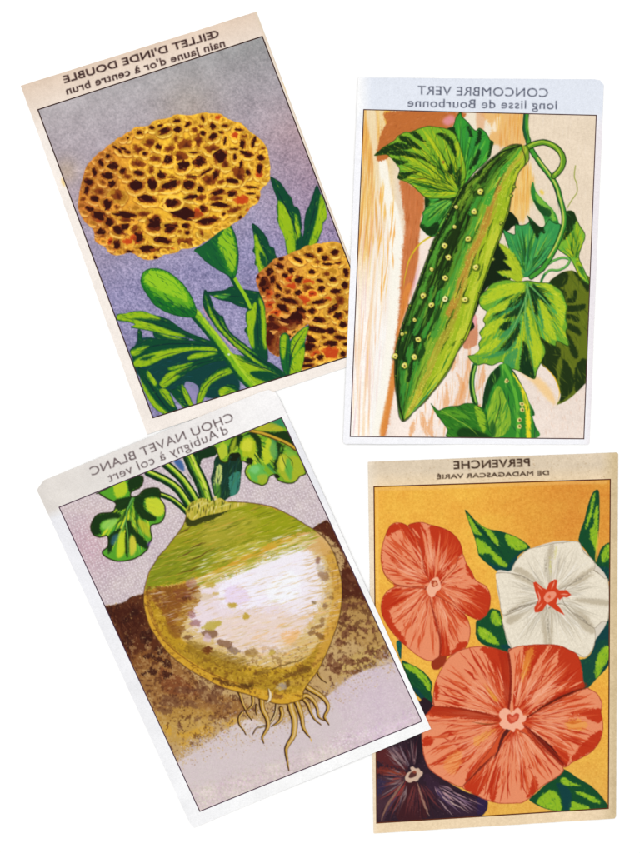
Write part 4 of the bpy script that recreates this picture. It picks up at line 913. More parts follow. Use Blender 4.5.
    P.hatch(NK, -19, 13, .8, [(196, 176, 60), (110, 120, 20), (214, 196, 110), (130, 140, 20), (90, 96, 20), (206, 160, 60)], 520, .6, jit=4)
    P.hatch("196 580 256 556 308 534 312 545 260 566 200 590", -19, 16, 1., [(220, 214, 150), (240, 234, 236), (160, 166, 40), (214, 190, 90), (150, 150, 30)], 260, .6, jit=4)
    for s_ in ("184 562 200 556 214 548", "176 574 190 570 204 564", "176 535 186 530 192 526", "178 558 194 550", "190 548 206 542"): P.line(s_, 1.6, (90, 60, 24), .75, rough=.3)
    P.poly("186 518 200 516 218 512 232 508 216 518 200 524 188 526", (44, 50, 14), .9, soft=.6, grain=.6)
    P.hatch("154 594 200 590 300 555 336 570 336 620 300 660 230 660 180 630", -16, 14, .8, [(246, 240, 246), (232, 212, 190), (238, 226, 240), (214, 180, 130), (230, 206, 220), (222, 190, 120)], 560, .5, jit=5)
    P.hatch("186 600 215 590 300 570 330 590 320 640 290 660 220 650 190 630", -16, 10, .9, [(206, 180, 110), (232, 214, 236), (222, 180, 110), (190, 150, 90), (240, 232, 240)], 220, .45, jit=6)
    P.hatch("306 545 336 560 340 600 330 640 300 660 290 640 306 600", -18, 14, .9, [(206, 160, 80), (222, 186, 120), (190, 140, 60)], 150, .55, jit=6)
    P.hatch("270 620 330 600 320 650 260 670 240 660", -18, 12, .9, [(230, 190, 120), (240, 180, 100), (214, 180, 100)], 110, .55, jit=6)
    BR = (104, 60, 26)
    for x, y, rx, ry, dg, c, a in ((170, 600, 14, 8, 0, (130, 76, 30), .6), (176, 630, 8, 6, 0, (134, 84, 30), .7), (184, 594, 10, 6, 0, (120, 60, 50), .4), (186, 598, 4, 1.6, 0, (60, 20, 10), .6), (208, 650, 5, 3.6, 0, (96, 40, 14), .9), (210, 634, 7, 4, 10, BR, .75), (226, 644, 7, 4, 20, BR, .7), (234, 650, 6, 3, 20, (110, 80, 60), .7), (207, 638, 4, 4, 0, (214, 186, 200), .8),
                               (188, 637, 4, 2, 0, BR, .8), (196, 623, 5, 3, 0, (130, 70, 70), .6), (192, 614, 3, 4, 0, (150, 90, 90), .6), (252, 652, 7, 4, -10, (150, 110, 40), .7), (262, 672, 9, 2.4, -15, (110, 76, 30), .7), (212, 625, 8, 4, -15, (180, 160, 40), .8), (233, 605, 5, 2.4, 0, (186, 152, 36), .9), (246, 616, 3, 3.4, 0, (186, 152, 36), .9), (210, 585, 5, 2.4, 0, (190, 160, 50), .8), (216, 593, 3.4, 1.4, 0, (196, 160, 60), .7),
                               (192, 583, 5, 5, 0, (180, 130, 160), .5), (202, 596, 10, 3, 0, (214, 190, 150), .6), (272, 652, 3, 2.6, 0, (190, 160, 50), .8), (244, 686, 8, 2.6, 8, (70, 40, 14), .85), (228, 683, 8, 2, 15, (70, 36, 14), .85), (218, 679, 5, 1.5, 10, (70, 36, 14), .8), (249, 684, 5, 3, 0, (80, 50, 16), .8), (286, 684, 7, 3, -20, (96, 66, 40), .8), (282, 686, 5, 3, -20, (190, 180, 180), .7),
                               (296, 673, 14, 2.2, -16, (100, 64, 24), .75), (306, 668, 6, 1.8, -14, (90, 56, 20), .7), (325, 606, 2.2, 2.6, 0, (130, 90, 60), .8), (318, 560, 2.4, 4, 10, (120, 70, 50), .7), (324, 576, 5, 4, 30, (140, 100, 70), .7), (320, 568, 4, 3, 0, (190, 180, 170), .6), (314, 602, 2, 1.4, 0, (110, 80, 40), .7), (332, 597, 2, 2, 0, BR, .5), (318, 626, 6, 1.8, -20, BR, .6), (320, 636, 5, 2.6, 30, BR, .7), (312, 632, 4, 2, -20, BR, .6), (322, 620, 2, 3, 0, BR, .5), (256, 680, 12, 3, -5, (160, 120, 30), .7), (298, 682, 8, 4, -10, (200, 160, 60), .8), (278, 696, 6, 2, 0, (110, 60, 40), .6)):
        P.ell(x, y, rx * 1.1, ry * 1.1, dg, c, a * .9, soft=.9, grain=.5, rough=.14)
    P.hatch("150 592 200 590 196 640 260 662 320 640 304 690 260 695 200 672 160 640", lambda x, y: 20 - (x - 150) * .25, 4, .8, [(110, 70, 20), (206, 170, 60), (160, 120, 30), (90, 50, 16), (220, 180, 80)], 700, .45, jit=30)
    n1 = P.g2 * .8 + P.g1 * .3
    edge = np.clip((P.Y - 640) / 30, 0, 1) + np.clip((178 - P.X) / 20, 0, 1) * (P.Y > 586) + np.clip((P.X - 318) / 16, 0, 1) * .5 * (P.Y > 550)
    P.put((np.clip((n1 - .12) * 7, 0, 1) * np.clip(edge, 0, 1), (slice(0, P.h), slice(0, P.w))), (112, 68, 22), .6)
    P.put((np.clip((-n1 - .26) * 9, 0, 1) * np.clip(edge, 0, 1), (slice(0, P.h), slice(0, P.w))), (222, 180, 70), .5)
    P.hatch("200 560 260 540 312 520 322 534 270 556 210 582", -19, 12, .9, [(150, 156, 34), (190, 190, 70), (236, 230, 220), (128, 136, 26)], 200, .6, jit=4)
    P.line("262 672 274 668 286 664 300 660 314 652", 1.4, (110, 80, 30), .75, rough=.4); P.line("268 684 290 676 306 668", 1.2, (120, 80, 30), .6, rough=.4)
    P.line("150 571 147 580 145 588 144 597 144.5 606 148 620 156 636 171 655 194 672 226 688 258 697.5", 1.6, (214, 160, 60), .8, taper=None); P.line(R, .9, (90, 56, 20), .75, taper=None)
    P.unclip()
    P.part('root_crown', label='cut pale crown where the stalks join')
    o = "186 512 190 504 196 500 204 498 212 501 220 498 226 501 232 503 246 503 236 508 222 512 204 516 192 520"
    P.poly(o, (190, 176, 60), own=True); P.clip(o); P.hatch(o, -75, 7, 1., [(236, 220, 150), (130, 140, 30), (60, 60, 14), (210, 190, 90)], 90, .8); P.unclip()
    P.Z(150, 385)
    for s_ in ("190 620 240 595 262 580", "300 600 330 560 340 600", "250 610 280 590 300 595", "410 592 380 600 340 612"): P.line(s_, 2.4, (210, 200, 110), .9, own=True)
    for s_ in ("200 600 196 640", "246 590 246 620", "290 590 288 560", "318 560 322 590", "360 575 366 596"): P.line(s_, 1.4, (24, 40, 12), .85)
    P.Z(220, 660)
    P.line("240 140 250 165 248 195 228 218", 3.6, (90, 60, 20), .8); P.line("242 140 252 165 250 195 232 214", 2.4, (232, 214, 180))
    P.unclip()
    return dict(P=P, card=card, frame=frame, name='seed_card', line=(66, 40, 60), lw=1.0,
                text=[("CHOU NAVET BLANC", (234.3, 420.5), (92.5, 475.8), 8.5, .10, (92, 76, 78)),
                      ("d'Aubigny à col vert", (229.0, 433.5), (110.0, 482.2), 9.0, .06, (92, 76, 78))],
                label='turnip seed card with a big round root in brown soil, on top of two others')
# ---------------------------------------------------------------- periwinkle card
def card4():
    P = Pic((364, 448, 622, 838))
    card = [(367.8, 461.8), (616, 452.3), (618, 453.5), (615.8, 816), (614.5, 818.4), (373.4, 833.2)]
    frame = [(374, 486.7), (610, 479.4), (608, 808), (376.7, 822.6)]
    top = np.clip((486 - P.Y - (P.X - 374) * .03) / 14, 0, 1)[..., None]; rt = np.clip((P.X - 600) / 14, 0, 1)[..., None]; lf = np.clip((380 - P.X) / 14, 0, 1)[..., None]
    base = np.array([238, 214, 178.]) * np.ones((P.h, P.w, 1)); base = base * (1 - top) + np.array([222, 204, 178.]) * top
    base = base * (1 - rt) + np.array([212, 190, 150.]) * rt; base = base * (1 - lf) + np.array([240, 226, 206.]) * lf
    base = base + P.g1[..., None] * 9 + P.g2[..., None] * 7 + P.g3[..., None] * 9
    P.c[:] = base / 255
    fr = [c for q in frame for c in q]
    P.Z(0, 0, 1)
    for _ in range(130):
        x = 370 + RNG.rand() * 246; y = 455 + RNG.rand() * 26; P.ell(x, y, .6, .5, 0, (180, 150, 110), .5)
    P.clip(fr, False)
    P.part('printed_background', label='golden orange printed background')
    P.poly(fr, (238, 176, 56), own=True, smooth=False, rough=0)
    u = np.clip((P.X - 480) / 90, 0, 1)[..., None] * np.clip((640 - P.Y) / 80, 0, 1)[..., None]
    lw = np.clip((P.Y - 720) / 70, 0, 1)[..., None]
    g = np.array([238, 178, 68.]) * (1 - u) + np.array([222, 149, 56.]) * u
    g = g * (1 - lw) + np.array([231, 176, 76.]) * lw
    g = g + P.g1[..., None] * np.array([12, 15, 12]) + P.g2[..., None] * np.array([3, 6, 4]) + P.g3[..., None] * np.array([4, 12, 6])
    P.put((np.ones((P.h, P.w)), (slice(0, P.h), slice(0, P.w))), np.clip(g, 0, 255) / 255)
    P.line("376 489 450 487 520 484 606 482", 3.5, (240, 190, 110), .5, soft=1, taper=None); P.line("377 490 378 600", 2, (250, 210, 120), .5, soft=1, taper=None)
    for _ in range(420):
        x = 374 + RNG.rand() * 234; y = 480 + RNG.rand() * 340; P.ell(x, y, .5, .4, 0, (170, 110, 40), .5)
    D, T, B, M = (16, 74, 40), (10, 62, 66), (146, 186, 34), (60, 132, 36)
    def leaf(o, br, dk=(), lab=None, base=D, veins=()):
        P.part('leaf', label=lab)
        P.put(P.m_poly(o), (246, 210, 80), .5, soft=.8)
        P.poly(o, base, own=True); P.clip(o)
        for b in br:
            P.poly(b, M, .9, soft=.7, grain=.6); P.poly(b, B, .95, soft=.35, grain=.6); c = P.pts(b); P.hatch(b, math.degrees(math.atan2(*(c[len(c) // 2] - c[0])[::-1])), 5, .6, [(190, 214, 70), (90, 160, 40)], 16, .6)
        for b in dk: P.poly(b, T, .9, soft=.8, grain=.6)
        c = P.pts(o); P.hatch(o, math.degrees(math.atan2(*(c[len(c) // 2] - c[0])[::-1])), 5, .6, [(10, 56, 50), (50, 120, 50), (20, 100, 50)], 50, .5)
        for v in veins: P.line(v, 1.1, (8, 50, 40), .85)
        P.line(o, .9, (8, 50, 44), .7, taper=None); P.unclip()
    P.Z(450, 450)
    leaf("75 298 120 345 150 372 180 390 215 400 250 405 310 425 345 442 375 462 400 490 365 510 340 530 330 555 315 590 300 615 262 614 235 606 190 572 145 530 135 490 122 440 108 400 95 365",
         ["85 320 110 350 140 400 165 428 120 412 100 370", "120 350 170 395 200 440 240 480 232 440 200 400 160 372", "125 440 170 460 220 510 290 578 240 572 200 520 148 520 135 480", "275 420 330 435 385 480 340 500 300 485 282 450"],
         ["300 560 340 520 370 500 330 560 300 615 280 600", "190 560 240 580 300 600 262 614 210 590"], 'green and yellow leaf left of the white bloom', veins=["80 305 140 385 220 470 290 560"])
    P.Z(500, 450)
    leaf("480 198 492 204 496 240 496 330 492 420 485 500 472 580 455 545 430 505 395 460 394 430 405 390 420 350 432 300 450 240 465 210", ["486 270 490 340 486 420 478 500 462 470 448 430 450 400 470 370 468 330", "438 330 450 300 462 240 475 215 462 300 440 370 425 400"], (), 'narrow upright leaf at the upper right')
    P.line("490 400 484 480 474 560", 2.2, (226, 190, 60), .9)
    leaf("545 462 520 475 500 500 485 545 470 590 490 630 540 660 560 600 560 465", ["520 490 545 475 545 540 520 560 505 545"], ["480 590 545 590 545 660 490 630"], 'cropped leaf at the right edge')
    P.Z(490, 540)
    leaf("600 385 560 412 525 440 524 500 510 555 478 590 440 600 420 640 440 690 448 740 480 745 530 695 600 600", ["560 545 590 530 592 590 560 640 545 690 525 680 530 600"], ["540 440 590 400 590 500 545 500 520 560 490 600 520 520"], 'blue green leaf under the white bloom at the right edge', base=(16, 70, 56))
    P.Z(370, 560)
    leaf("605 243 575 268 552 292 530 308 528 345 532 385 555 415 590 432 640 450 690 470 715 448 690 400 665 320 650 258 625 245", ["612 256 640 265 655 310 640 330 605 305", "545 335 580 345 615 375 645 420 600 412 560 390 540 360"], ["650 430 700 460 712 445 690 420"], 'leaf between the two red blooms')
    leaf("132 408 156 405 158 440 154 495 140 460", [], (), None, base=(20, 90, 90))
    leaf("158 508 200 518 250 545 285 575 310 615 306 660 315 720 280 715 250 690 210 640", ["170 515 220 530 270 570 300 615 296 655 255 600 215 560 180 540", ], ["230 640 280 690 312 715 250 700 215 650"], 'leaf emerging from under the turnip card')
    P.poly("262 690 310 715 330 745 250 790 220 790", (40, 24, 34), 1)
    P.Z(490, 715)
    leaf("352 275 375 272 430 308 500 350 548 395 578 435 592 468 500 478 392 488 340 480 270 465 200 428 205 410 240 380 272 350 320 312", ["352 325 372 312 410 335 452 355 420 352 370 350", "250 410 290 378 325 380 350 420 352 475 290 470 235 440", "430 385 470 388 520 410 560 440 500 425", "400 430 440 440 500 462 480 476 398 480"], ["330 340 372 350 410 400 392 486 372 470 350 390"], 'dark green leaf in the lower right corner')
    # ---- blooms
    LT, MD, DP, OG = (232, 142, 102), (208, 80, 40), (184, 42, 14), (236, 170, 60)
    def petal(o, c, rim, reds, lights=(), base=LT, parent='periwinkle', n=70, tone=(DP, MD), w=1.1, lab=None):
        P.part('petal', parent)
        P.poly(o, base, own=True, rough=.15); P.clip(o)
        for r in reds: P.poly(r, tone[1], .9, soft=1., grain=.9); P.poly(r, tone[0], .75, soft=.8, grain=.9)
        P.rays(c, rim, w * 1.25, [MD, DP, (216, 98, 58), LT, (240, 166, 130)], .75, .12, 1., n=n)
        P.rays(c, rim, w * 1.3, [DP, MD], .8, .02, .6, n=n // 2)
        P.rays(c, rim, w * 1.5, [DP, MD, MD], .85, .5, 1.04, n=n // 2)
        P.rays(c, rim, w * .9, [(242, 172, 138), LT], .8, .15, .9, n=n // 2)
        for l in lights: P.line(l, 2.2, LT, .95, grain=.4)
        P.unclip(); P.clip(o); P.line(o, 1.5, (150, 40, 20), .75, taper=None, grain=.4); P.unclip()
    # upper left red bloom
    P.Z(360, 450)
    F1 = P.part('red_bloom', label='smaller coral red bloom at the upper left')
    P.parts[F1] = 'periwinkle_bloom'; P.lab[F1] = 'smaller coral red bloom at the upper left'
    P.poly("150 420 300 400 460 450 560 640 610 750 560 820 500 800 500 930 420 990 330 1000 190 920 140 830 170 700 140 510", MD, own=True)
    fp = 'periwinkle_bloom#%d' % F1
    c1 = "370 660"
    petal("330 700 320 600 300 500 270 420 240 378 270 364 310 360 350 372 390 382 430 396 470 422 500 462 514 520 500 560 460 620 420 660", c1, "270 370 350 370 430 395 500 460 515 520", ["240 378 300 364 330 420 350 520 372 640 340 640 300 500", "350 374 430 396 460 420 450 520 420 620 390 650 370 520", "440 405 500 460 514 520 470 540 440 600"], ["300 380 322 440 336 540 345 640", "400 420 392 500 380 600 372 650", "262 390 300 440", "345 390 350 450 356 520"], parent=fp)
    petal("360 690 310 680 240 690 190 680 150 650 120 620 106 570 104 520 112 470 128 420 150 378 180 362 215 366 245 385 280 430 305 500 325 600 350 660", c1, "180 670 110 600 104 520 128 420 180 364 245 390", ["150 378 210 366 250 395 290 460 312 560 270 500 230 430 200 400 130 430", "108 470 112 560 150 650 130 600 106 560", "150 540 220 600 320 660 280 600 210 560"], ["180 400 190 440 200 470", "230 430 262 500 300 590", "150 560 220 620 300 660", "212 524 250 570 300 600"], parent=fp)
    petal("390 690 420 640 470 590 490 540 514 520 530 560 560 610 580 650 630 680 650 720 652 760 640 810 600 848 560 838 500 800 440 730", c1, "514 520 570 620 640 700 650 780 600 848 540 830", ["530 560 580 650 650 720 650 790 600 846 520 810 560 760 500 700 560 690 600 660 540 620", "470 760 540 826 600 846 640 800 560 790"], ["400 680 450 620 500 560 530 520", "400 690 470 650 540 625", "400 690 470 670 550 680 580 700", "410 695 480 730 570 770", "405 690 470 710 540 730"], parent=fp)
    petal("365 720 400 735 440 760 490 790 530 830 550 880 550 930 530 985 490 1010 440 1030 400 1040 405 980 395 900 370 820 350 760", c1, "530 830 552 900 520 990 440 1030 400 1040", ["360 740 400 900 405 1040 450 1030 440 960 420 880 390 800", "480 790 530 840 520 850 470 810", "500 960 540 970 490 1012 450 1025"], ["400 760 450 840 490 920", "420 850 450 930 470 980", "440 790 500 860 530 920", "390 770 420 860 445 960"], parent=fp)
    petal("345 700 310 690 250 685 190 680 140 700 112 740 104 785 112 830 145 890 190 945 240 990 290 1030 340 1054 380 1050 400 1020 405 960 392 880 365 810 352 740", c1, "140 700 104 785 145 890 240 990 330 1052 400 1020", ["120 730 190 690 300 690 240 740 160 790 112 830 104 785", "110 830 170 920 230 980 220 940 170 870 140 800"], ["330 720 280 800 250 900", "335 730 300 850 310 960", "345 740 340 860 360 980", "320 715 250 760 190 800", "325 720 250 820 190 900", "350 800 372 900 370 1020"], parent=fp)
    P.use(F1)
    P.Z(370, 560)
    P.line("60 12 70 60 100 110 160 128 230 132 290 142", .9, (150, 50, 24), .8); P.line("310 180 312 240 330 320 350 400 350 480", 2.2, (150, 34, 14), .8, taper='start'); P.line("340 160 420 222 480 278", 1.8, LT, .9)
    P.poly("305 515 330 490 380 478 376 512 345 545 315 545", (150, 50, 24), own=True)
    P.part('flower_eye', fp)
    P.poly("290 130 312 95 338 85 348 110 355 140 330 160 322 180 300 182 282 150", (242, 178, 146), own=True); P.ell(322, 118, 16, 20, 20, (170, 60, 30), .9); P.ell(324, 120, 8, 10, 20, (236, 160, 120), .9)
    # white bloom
    P.Z(490, 540)
    F2 = P.part('periwinkle_bloom', label='white bloom with a small red star centre'); fp = 'periwinkle_bloom#%d' % F2
    P.poly("30 165 110 150 200 45 400 5 520 110 590 210 590 390 525 500 470 585 300 530 110 545 60 370", (216, 206, 190), own=True)
    def wpetal(o, rim, dk):
        P.part('petal', fp); P.poly(o, (232, 222, 202), own=True); P.clip(o)
        P.put((np.ones((P.h, P.w)), (slice(0, P.h), slice(0, P.w))), np.clip(P.c + P.g1[..., None] * .05, 0, 1))
        for k in dk: P.poly(k, (182, 168, 142), .75, soft=1.8, grain=.5)
        P.rays("300 280", rim, 1.0, [(196, 184, 160), (240, 234, 224), (206, 196, 176), (176, 166, 146)], .5, .15, 1, n=90)
        P.line(o, 1.1, (128, 114, 92), .75, taper=None); P.unclip()
    wpetal("108 145 125 110 142 88 165 65 192 45 225 36 262 30 320 15 365 12 400 5 440 8 455 28 470 60 500 85 522 112 520 148 470 185 400 222 300 262 250 235 170 185 112 168", "110 145 190 45 320 15 440 8 522 130", ["110 150 170 180 260 235 300 260 240 200 160 140", "290 40 320 20 310 120 300 240 280 150", "520 130 400 200 320 250 400 222 500 165"])
    wpetal("30 165 60 162 100 165 165 182 215 210 265 242 262 290 232 312 150 335 70 375 52 345 48 300 40 250 30 200", "30 165 40 250 70 375 150 335", ["70 372 140 320 230 300 230 314 150 340", "100 170 180 190 260 240 200 225"])
    wpetal("518 150 548 170 570 190 592 210 592 390 560 408 540 425 520 440 475 410 430 378 365 312 370 250 400 222 460 190", "518 150 592 250 592 390 520 440", ["430 290 592 300 592 330 450 310", "420 370 520 440 500 400 450 350", "400 222 520 160 440 230"])
    wpetal("70 380 150 345 232 315 282 335 290 430 292 522 250 528 200 526 150 535 112 548 100 520 85 495 72 455 65 425", "70 380 65 425 110 548 200 526 290 522", ["240 340 285 340 290 520 270 520 260 420", "80 390 200 340 110 420"])
    wpetal("290 340 360 318 420 372 475 412 520 440 526 475 524 510 510 550 475 586 440 570 400 552 350 535 292 528", "520 440 524 510 475 586 400 552 292 528", ["290 340 310 340 310 528 290 526", "380 350 520 440 500 470 430 410"])
    P.use(F2)
    for s_, w, c in (("70 372 120 346 180 326 232 314", 1.3, (104, 92, 76)), ("282 30 278 120 280 200", 1.1, (150, 140, 120)), ("400 222 450 190 516 152", 1.2, (130, 120, 106)), ("285 350 290 430 292 520", 1.5, (150, 142, 126)), ("410 358 460 392 520 438", 1.4, (130, 120, 106)), ("110 168 170 186 220 212", 1.2, (140, 130, 116)), ("330 20 326 60 322 100", 2., (206, 196, 110)), ("350 40 340 130 330 180", 1.6, (176, 166, 150)), ("380 60 370 120 350 190", 1.2, (180, 170, 150)), ("440 20 420 110 380 180", 1.2, (190, 180, 160)), ("302 60 300 120 304 190", 1.8, (206, 200, 120)), ("430 290 500 296 590 300", .9, (176, 166, 150)), ("330 330 360 420 400 520", .9, (190, 180, 160)), ("180 340 190 420 180 500", .9, (190, 180, 160))):
        P.clip_ids([k for k in range(F2, len(P.parts))]); P.line(s_, w, c, .7, grain=.5, soft=.2); P.unclip()
    P.part('flower_eye', fp)
    P.poly("214 212 228 208 262 236 282 246 292 215 322 196 336 200 332 240 345 250 380 250 406 274 385 286 365 284 348 300 338 288 330 318 352 342 372 376 330 352 300 330 284 318 262 350 240 362 222 360 220 338 240 300 226 262", (206, 62, 28), own=True, smooth=False)
    P.poly("268 290 285 262 320 258 330 275 310 300 285 312", (236, 150, 120), .95); P.line("232 222 262 252", 1.3, (240, 150, 120), .9); P.line("322 205 306 245", 1.3, (240, 160, 130), .9); P.line("392 272 350 270", 1.2, (240, 160, 130), .9); P.line("232 350 262 312", 1.3, (240, 150, 120), .9); P.line("236 250 248 290 240 320", 1.6, (240, 170, 146), .9); P.ell(296, 284, 8, 8, 0, (214, 80, 40), .8)
    # dark bloom
    P.Z(365, 715)
    F4 = P.part('periwinkle_bloom', label='dark purple brown bloom cropped by the lower left corner'); fp4 = 'periwinkle_bloom#%d' % F4
    o = "40 100 160 -60 285 -60 283 90 286 150 296 210 322 262 372 302 440 348 500 380 560 400 604 412 614 440 606 478 575 506 500 530 300 560 40 560"
    P.poly(o, (46, 28, 40), own=True); P.clip(o)
    for q, c in (("55 180 130 170 215 275 60 230", (96, 36, 36)), ("55 262 130 262 215 290 215 305 55 290", (120, 44, 34)), ("60 310 150 320 205 320 150 400 90 530 60 480", (74, 46, 56)), ("110 170 170 170 220 260", (96, 74, 84)), ("200 330 260 330 310 510 160 520", (66, 26, 30)), ("300 290 420 370 560 410 610 440 560 505 400 480 320 380", (56, 34, 52)), ("560 405 606 415 610 470 570 500 560 450", (44, 30, 70)), ("215 120 285 100 286 200 250 250", (34, 20, 30)), ("60 320 100 330 90 380 60 400", (48, 40, 70))):
        P.poly(q, c, .8, soft=2, grain=1)
    P.rays("245 290", "60 180 110 120 200 100 270 90", 1.3, [(110, 84, 90), (36, 20, 30), (150, 120, 120), (80, 30, 40)], .6, .2, 1, n=60)
    P.rays("225 310", "55 240 55 360 60 530 160 530", 1.3, [(150, 60, 50), (150, 130, 130), (40, 20, 30), (66, 50, 76), (96, 60, 60)], .65, .15, 1, n=110)
    P.rays("260 310", "180 530 300 530 450 520", 1.3, [(110, 50, 50), (36, 18, 28), (60, 30, 40)], .6, .15, 1, n=70)
    P.rays("330 330", "420 480 500 505 570 505 600 470 590 430", 1.6, [(190, 150, 150), (30, 18, 34), (140, 110, 130), (70, 50, 84)], .8, .15, 1, n=60)
    for s_, w, c in (("262 335 280 400 300 460 325 510", 2.2, (170, 130, 110)), ("120 180 160 230 205 280", 2., (160, 140, 140)), ("170 140 195 200 225 260", 1.6, (130, 110, 120)), ("200 320 160 380 110 450 80 530", 2.6, (150, 110, 90)), ("210 325 175 380 130 430", 1.6, (170, 50, 40)), ("60 270 140 285 205 298", 2.4, (140, 56, 36)), ("370 400 440 440 520 490", 1.6, (200, 170, 160)), ("390 380 470 430 550 480", 1.6, (170, 140, 150)), ("360 410 400 460 440 500", 1.4, (180, 150, 150))):
        P.line(s_, w, c, .8, grain=.6, rough=.3)
    P.hatch(o, lambda x, y: RNG.rand() * 180, 1.6, .6, [(84, 62, 76), (24, 14, 24), (130, 100, 100)], 600, .4)
    P.unclip()
    P.part('flower_eye', fp4)
    P.poly("200 318 206 296 218 284 232 278 226 262 240 256 252 266 268 264 276 276 288 284 284 300 272 312 260 328 240 330 226 336 212 332", (206, 176, 154), own=True); P.poly("218 306 226 288 244 280 258 288 254 304 238 312 224 314", (70, 30, 30), .9); P.poly("236 284 246 276 258 284 250 292", (150, 70, 50), .8) 
    # the large red bloom
    P.Z(0, 0, 1)
    F3 = P.part('periwinkle_bloom', label='largest coral red bloom with a pale ring centre'); fp = 'periwinkle_bloom#%d' % F3
    c3 = "513 718"
    P.poly("442 706 441 684 455 664 480 656 505 660 530 652 556 652 570 660 576 690 590 705 594 726 580 746 556 764 530 790 505 793 480 787 462 778 444 765 430 745 430 725", MD, own=True)
    P.Z(410, 630)
    petal("120 378 114 345 118 300 126 258 140 225 155 195 175 160 195 135 240 104 280 90 320 82 372 80 430 92 465 104 492 118 500 180 502 260 498 330 490 400 440 430 370 415 300 402 200 384", "515 440", "120 370 118 300 155 195 240 104 340 80 430 92 492 118", ["350 84 430 92 492 118 500 200 502 300 490 396 460 330 430 230 400 150", "120 300 128 250 145 300 130 350"], ["300 150 370 260 430 350", "210 180 330 290 430 390", "180 250 300 330 430 410", "260 130 340 200 400 290", "150 320 280 370 420 420"], parent=fp, n=90, w=1.3)
    P.Z(500, 640)
    petal("40 60 60 40 100 28 135 25 200 20 270 22 310 30 345 48 382 68 400 105 410 150 414 200 420 236 360 262 300 288 220 330 130 385 60 370 42 340 50 200", "65 390", "60 35 135 25 270 22 382 68 410 150 420 236", ["120 28 180 24 240 24 200 80 150 160 90 230 120 120", "250 26 300 34 240 110 190 160 220 100", "300 34 382 68 410 150 416 220 300 240 200 320 130 380 200 260 280 160", "380 200 420 236 300 288 160 368 250 300"], ["300 44 220 130 130 250 80 330", "262 28 200 110 120 240", "95 40 70 150 62 330", "70 60 60 200 62 340", "414 205 380 220 340 240", "250 260 180 320 130 372", "280 220 200 290 140 350"], parent=fp, n=100, w=1.3)
    P.poly("130 60 170 40 150 120 115 200 105 170", OG, .55, soft=2, grain=.8)
    petal("130 390 180 360 260 320 340 276 425 240 450 245 480 262 500 290 510 320 505 360 512 395 515 432 510 470 498 505 475 540 448 565 400 592 360 612 322 636 280 610 230 560 170 490 120 430", "65 390", "430 240 505 300 515 432 475 540 400 592 322 636", ["370 362 440 345 508 345 512 400 470 410 420 380", "120 395 180 400 250 405 300 420 230 425 180 430 220 470 300 530 345 580 322 632 250 580 180 505 120 430", "370 570 450 480 510 450 498 505 448 560 360 606"], ["160 390 300 340 440 290 500 285", "160 400 260 400 370 430 480 420", "260 440 360 470 450 500", "200 385 330 360 440 330"], parent=fp, n=110, w=1.3)
    P.poly("330 410 400 395 440 430 380 450 330 440", OG, .5, soft=2, grain=.8)
    P.Z(490, 715)
    petal("110 80 70 130 20 200 -50 270 -130 340 -138 362 -110 380 -70 400 -40 415 0 430 40 440 80 442 130 440 160 438 200 412 235 378 270 348 330 312 368 272 330 220 260 170 190 100 150 80", "115 20", "-135 350 -70 400 0 430 80 442 160 438 235 378 368 272", ["-130 350 -60 280 60 140 100 100 60 200 0 300 -60 400 -100 385", "190 412 240 370 220 300 180 420", "0 300 30 200 40 330 20 430 0 430"], ["130 110 120 220 120 330 130 430", "150 110 190 210 240 330", "170 110 240 200 310 280", "90 120 60 240 50 400", "100 110 80 240 85 420", "60 160 10 280 -20 390", "160 120 180 240 190 340"], parent=fp, n=120, w=1.3)
    P.Z(410, 630)
    petal("122 380 200 386 300 404 370 420 440 432 450 470 470 492 450 520 400 600 340 680 280 760 256 785 215 770 150 735 95 690 72 640 60 570 60 500 66 440 100 400", "515 440", "120 384 66 440 60 570 95 690 150 735 256 785", ["122 380 200 386 300 404 430 434 440 455 340 450 240 440 110 430 90 410", "440 480 470 492 400 600 340 680 280 760 300 680 370 590 420 520", "66 540 100 530 120 560 70 580"], ["420 450 300 470 180 460 100 460", "430 470 300 520 170 530", "430 490 300 590 160 640", "440 490 330 640 200 740", "420 480 280 550 120 580", "425 495 300 650 170 700"], parent=fp, n=100, w=1.3)
    P.poly("320 540 400 500 430 490 380 540 330 580", OG, .45, soft=1.6, grain=.8); P.poly("180 640 240 600 260 640 220 720 170 690", (240, 160, 80), .5, soft=2, grain=.6); P.poly("370 270 400 300 440 350 420 350", (226, 160, 50), .7, soft=.8)
    P.use(F3)
    P.poly("440 100 492 118 504 200 504 300 494 398 470 340 462 240 450 160", (170, 40, 14), .75, soft=1.2, grain=.8); P.poly("122 380 250 390 400 420 444 440 440 460 330 446 220 430 110 420", (170, 44, 16), .7, soft=1.2, grain=.8)
    P.line("492 118 502 200 502 300 492 395", 2.4, (130, 28, 12), .8, taper=None, grain=.5); P.line("122 380 250 394 350 412 440 440", 2.2, (150, 40, 16), .8, grain=.5); P.line("300 456 380 470 450 462", 1.6, (110, 60, 20), .6)
    P.line("490 496 460 540 440 600 420 640", 4.5, (70, 20, 20), .85, taper='end', grain=.6); P.line("430 610 350 690 262 782", 2.2, (110, 30, 20), .8, grain=.5)
    P.Z(500, 640)
    P.poly("130 386 240 300 340 255 425 215 422 242 300 292 200 345", (160, 40, 14), .6, soft=1.2, grain=.8); P.poly("120 420 180 470 260 540 330 620 300 625 240 560 170 500", (150, 34, 14), .7, soft=1.2, grain=.8)
    P.line("130 388 240 318 340 268 425 238", 2.6, (90, 24, 10), .85, grain=.5); P.line("130 430 200 500 260 560 322 625", 3.4, (110, 24, 12), .85, grain=.5); P.line("170 460 250 530 300 590", 2., (70, 14, 10), .8)
    P.Z(410, 630)
    P.part('flower_eye', fp)
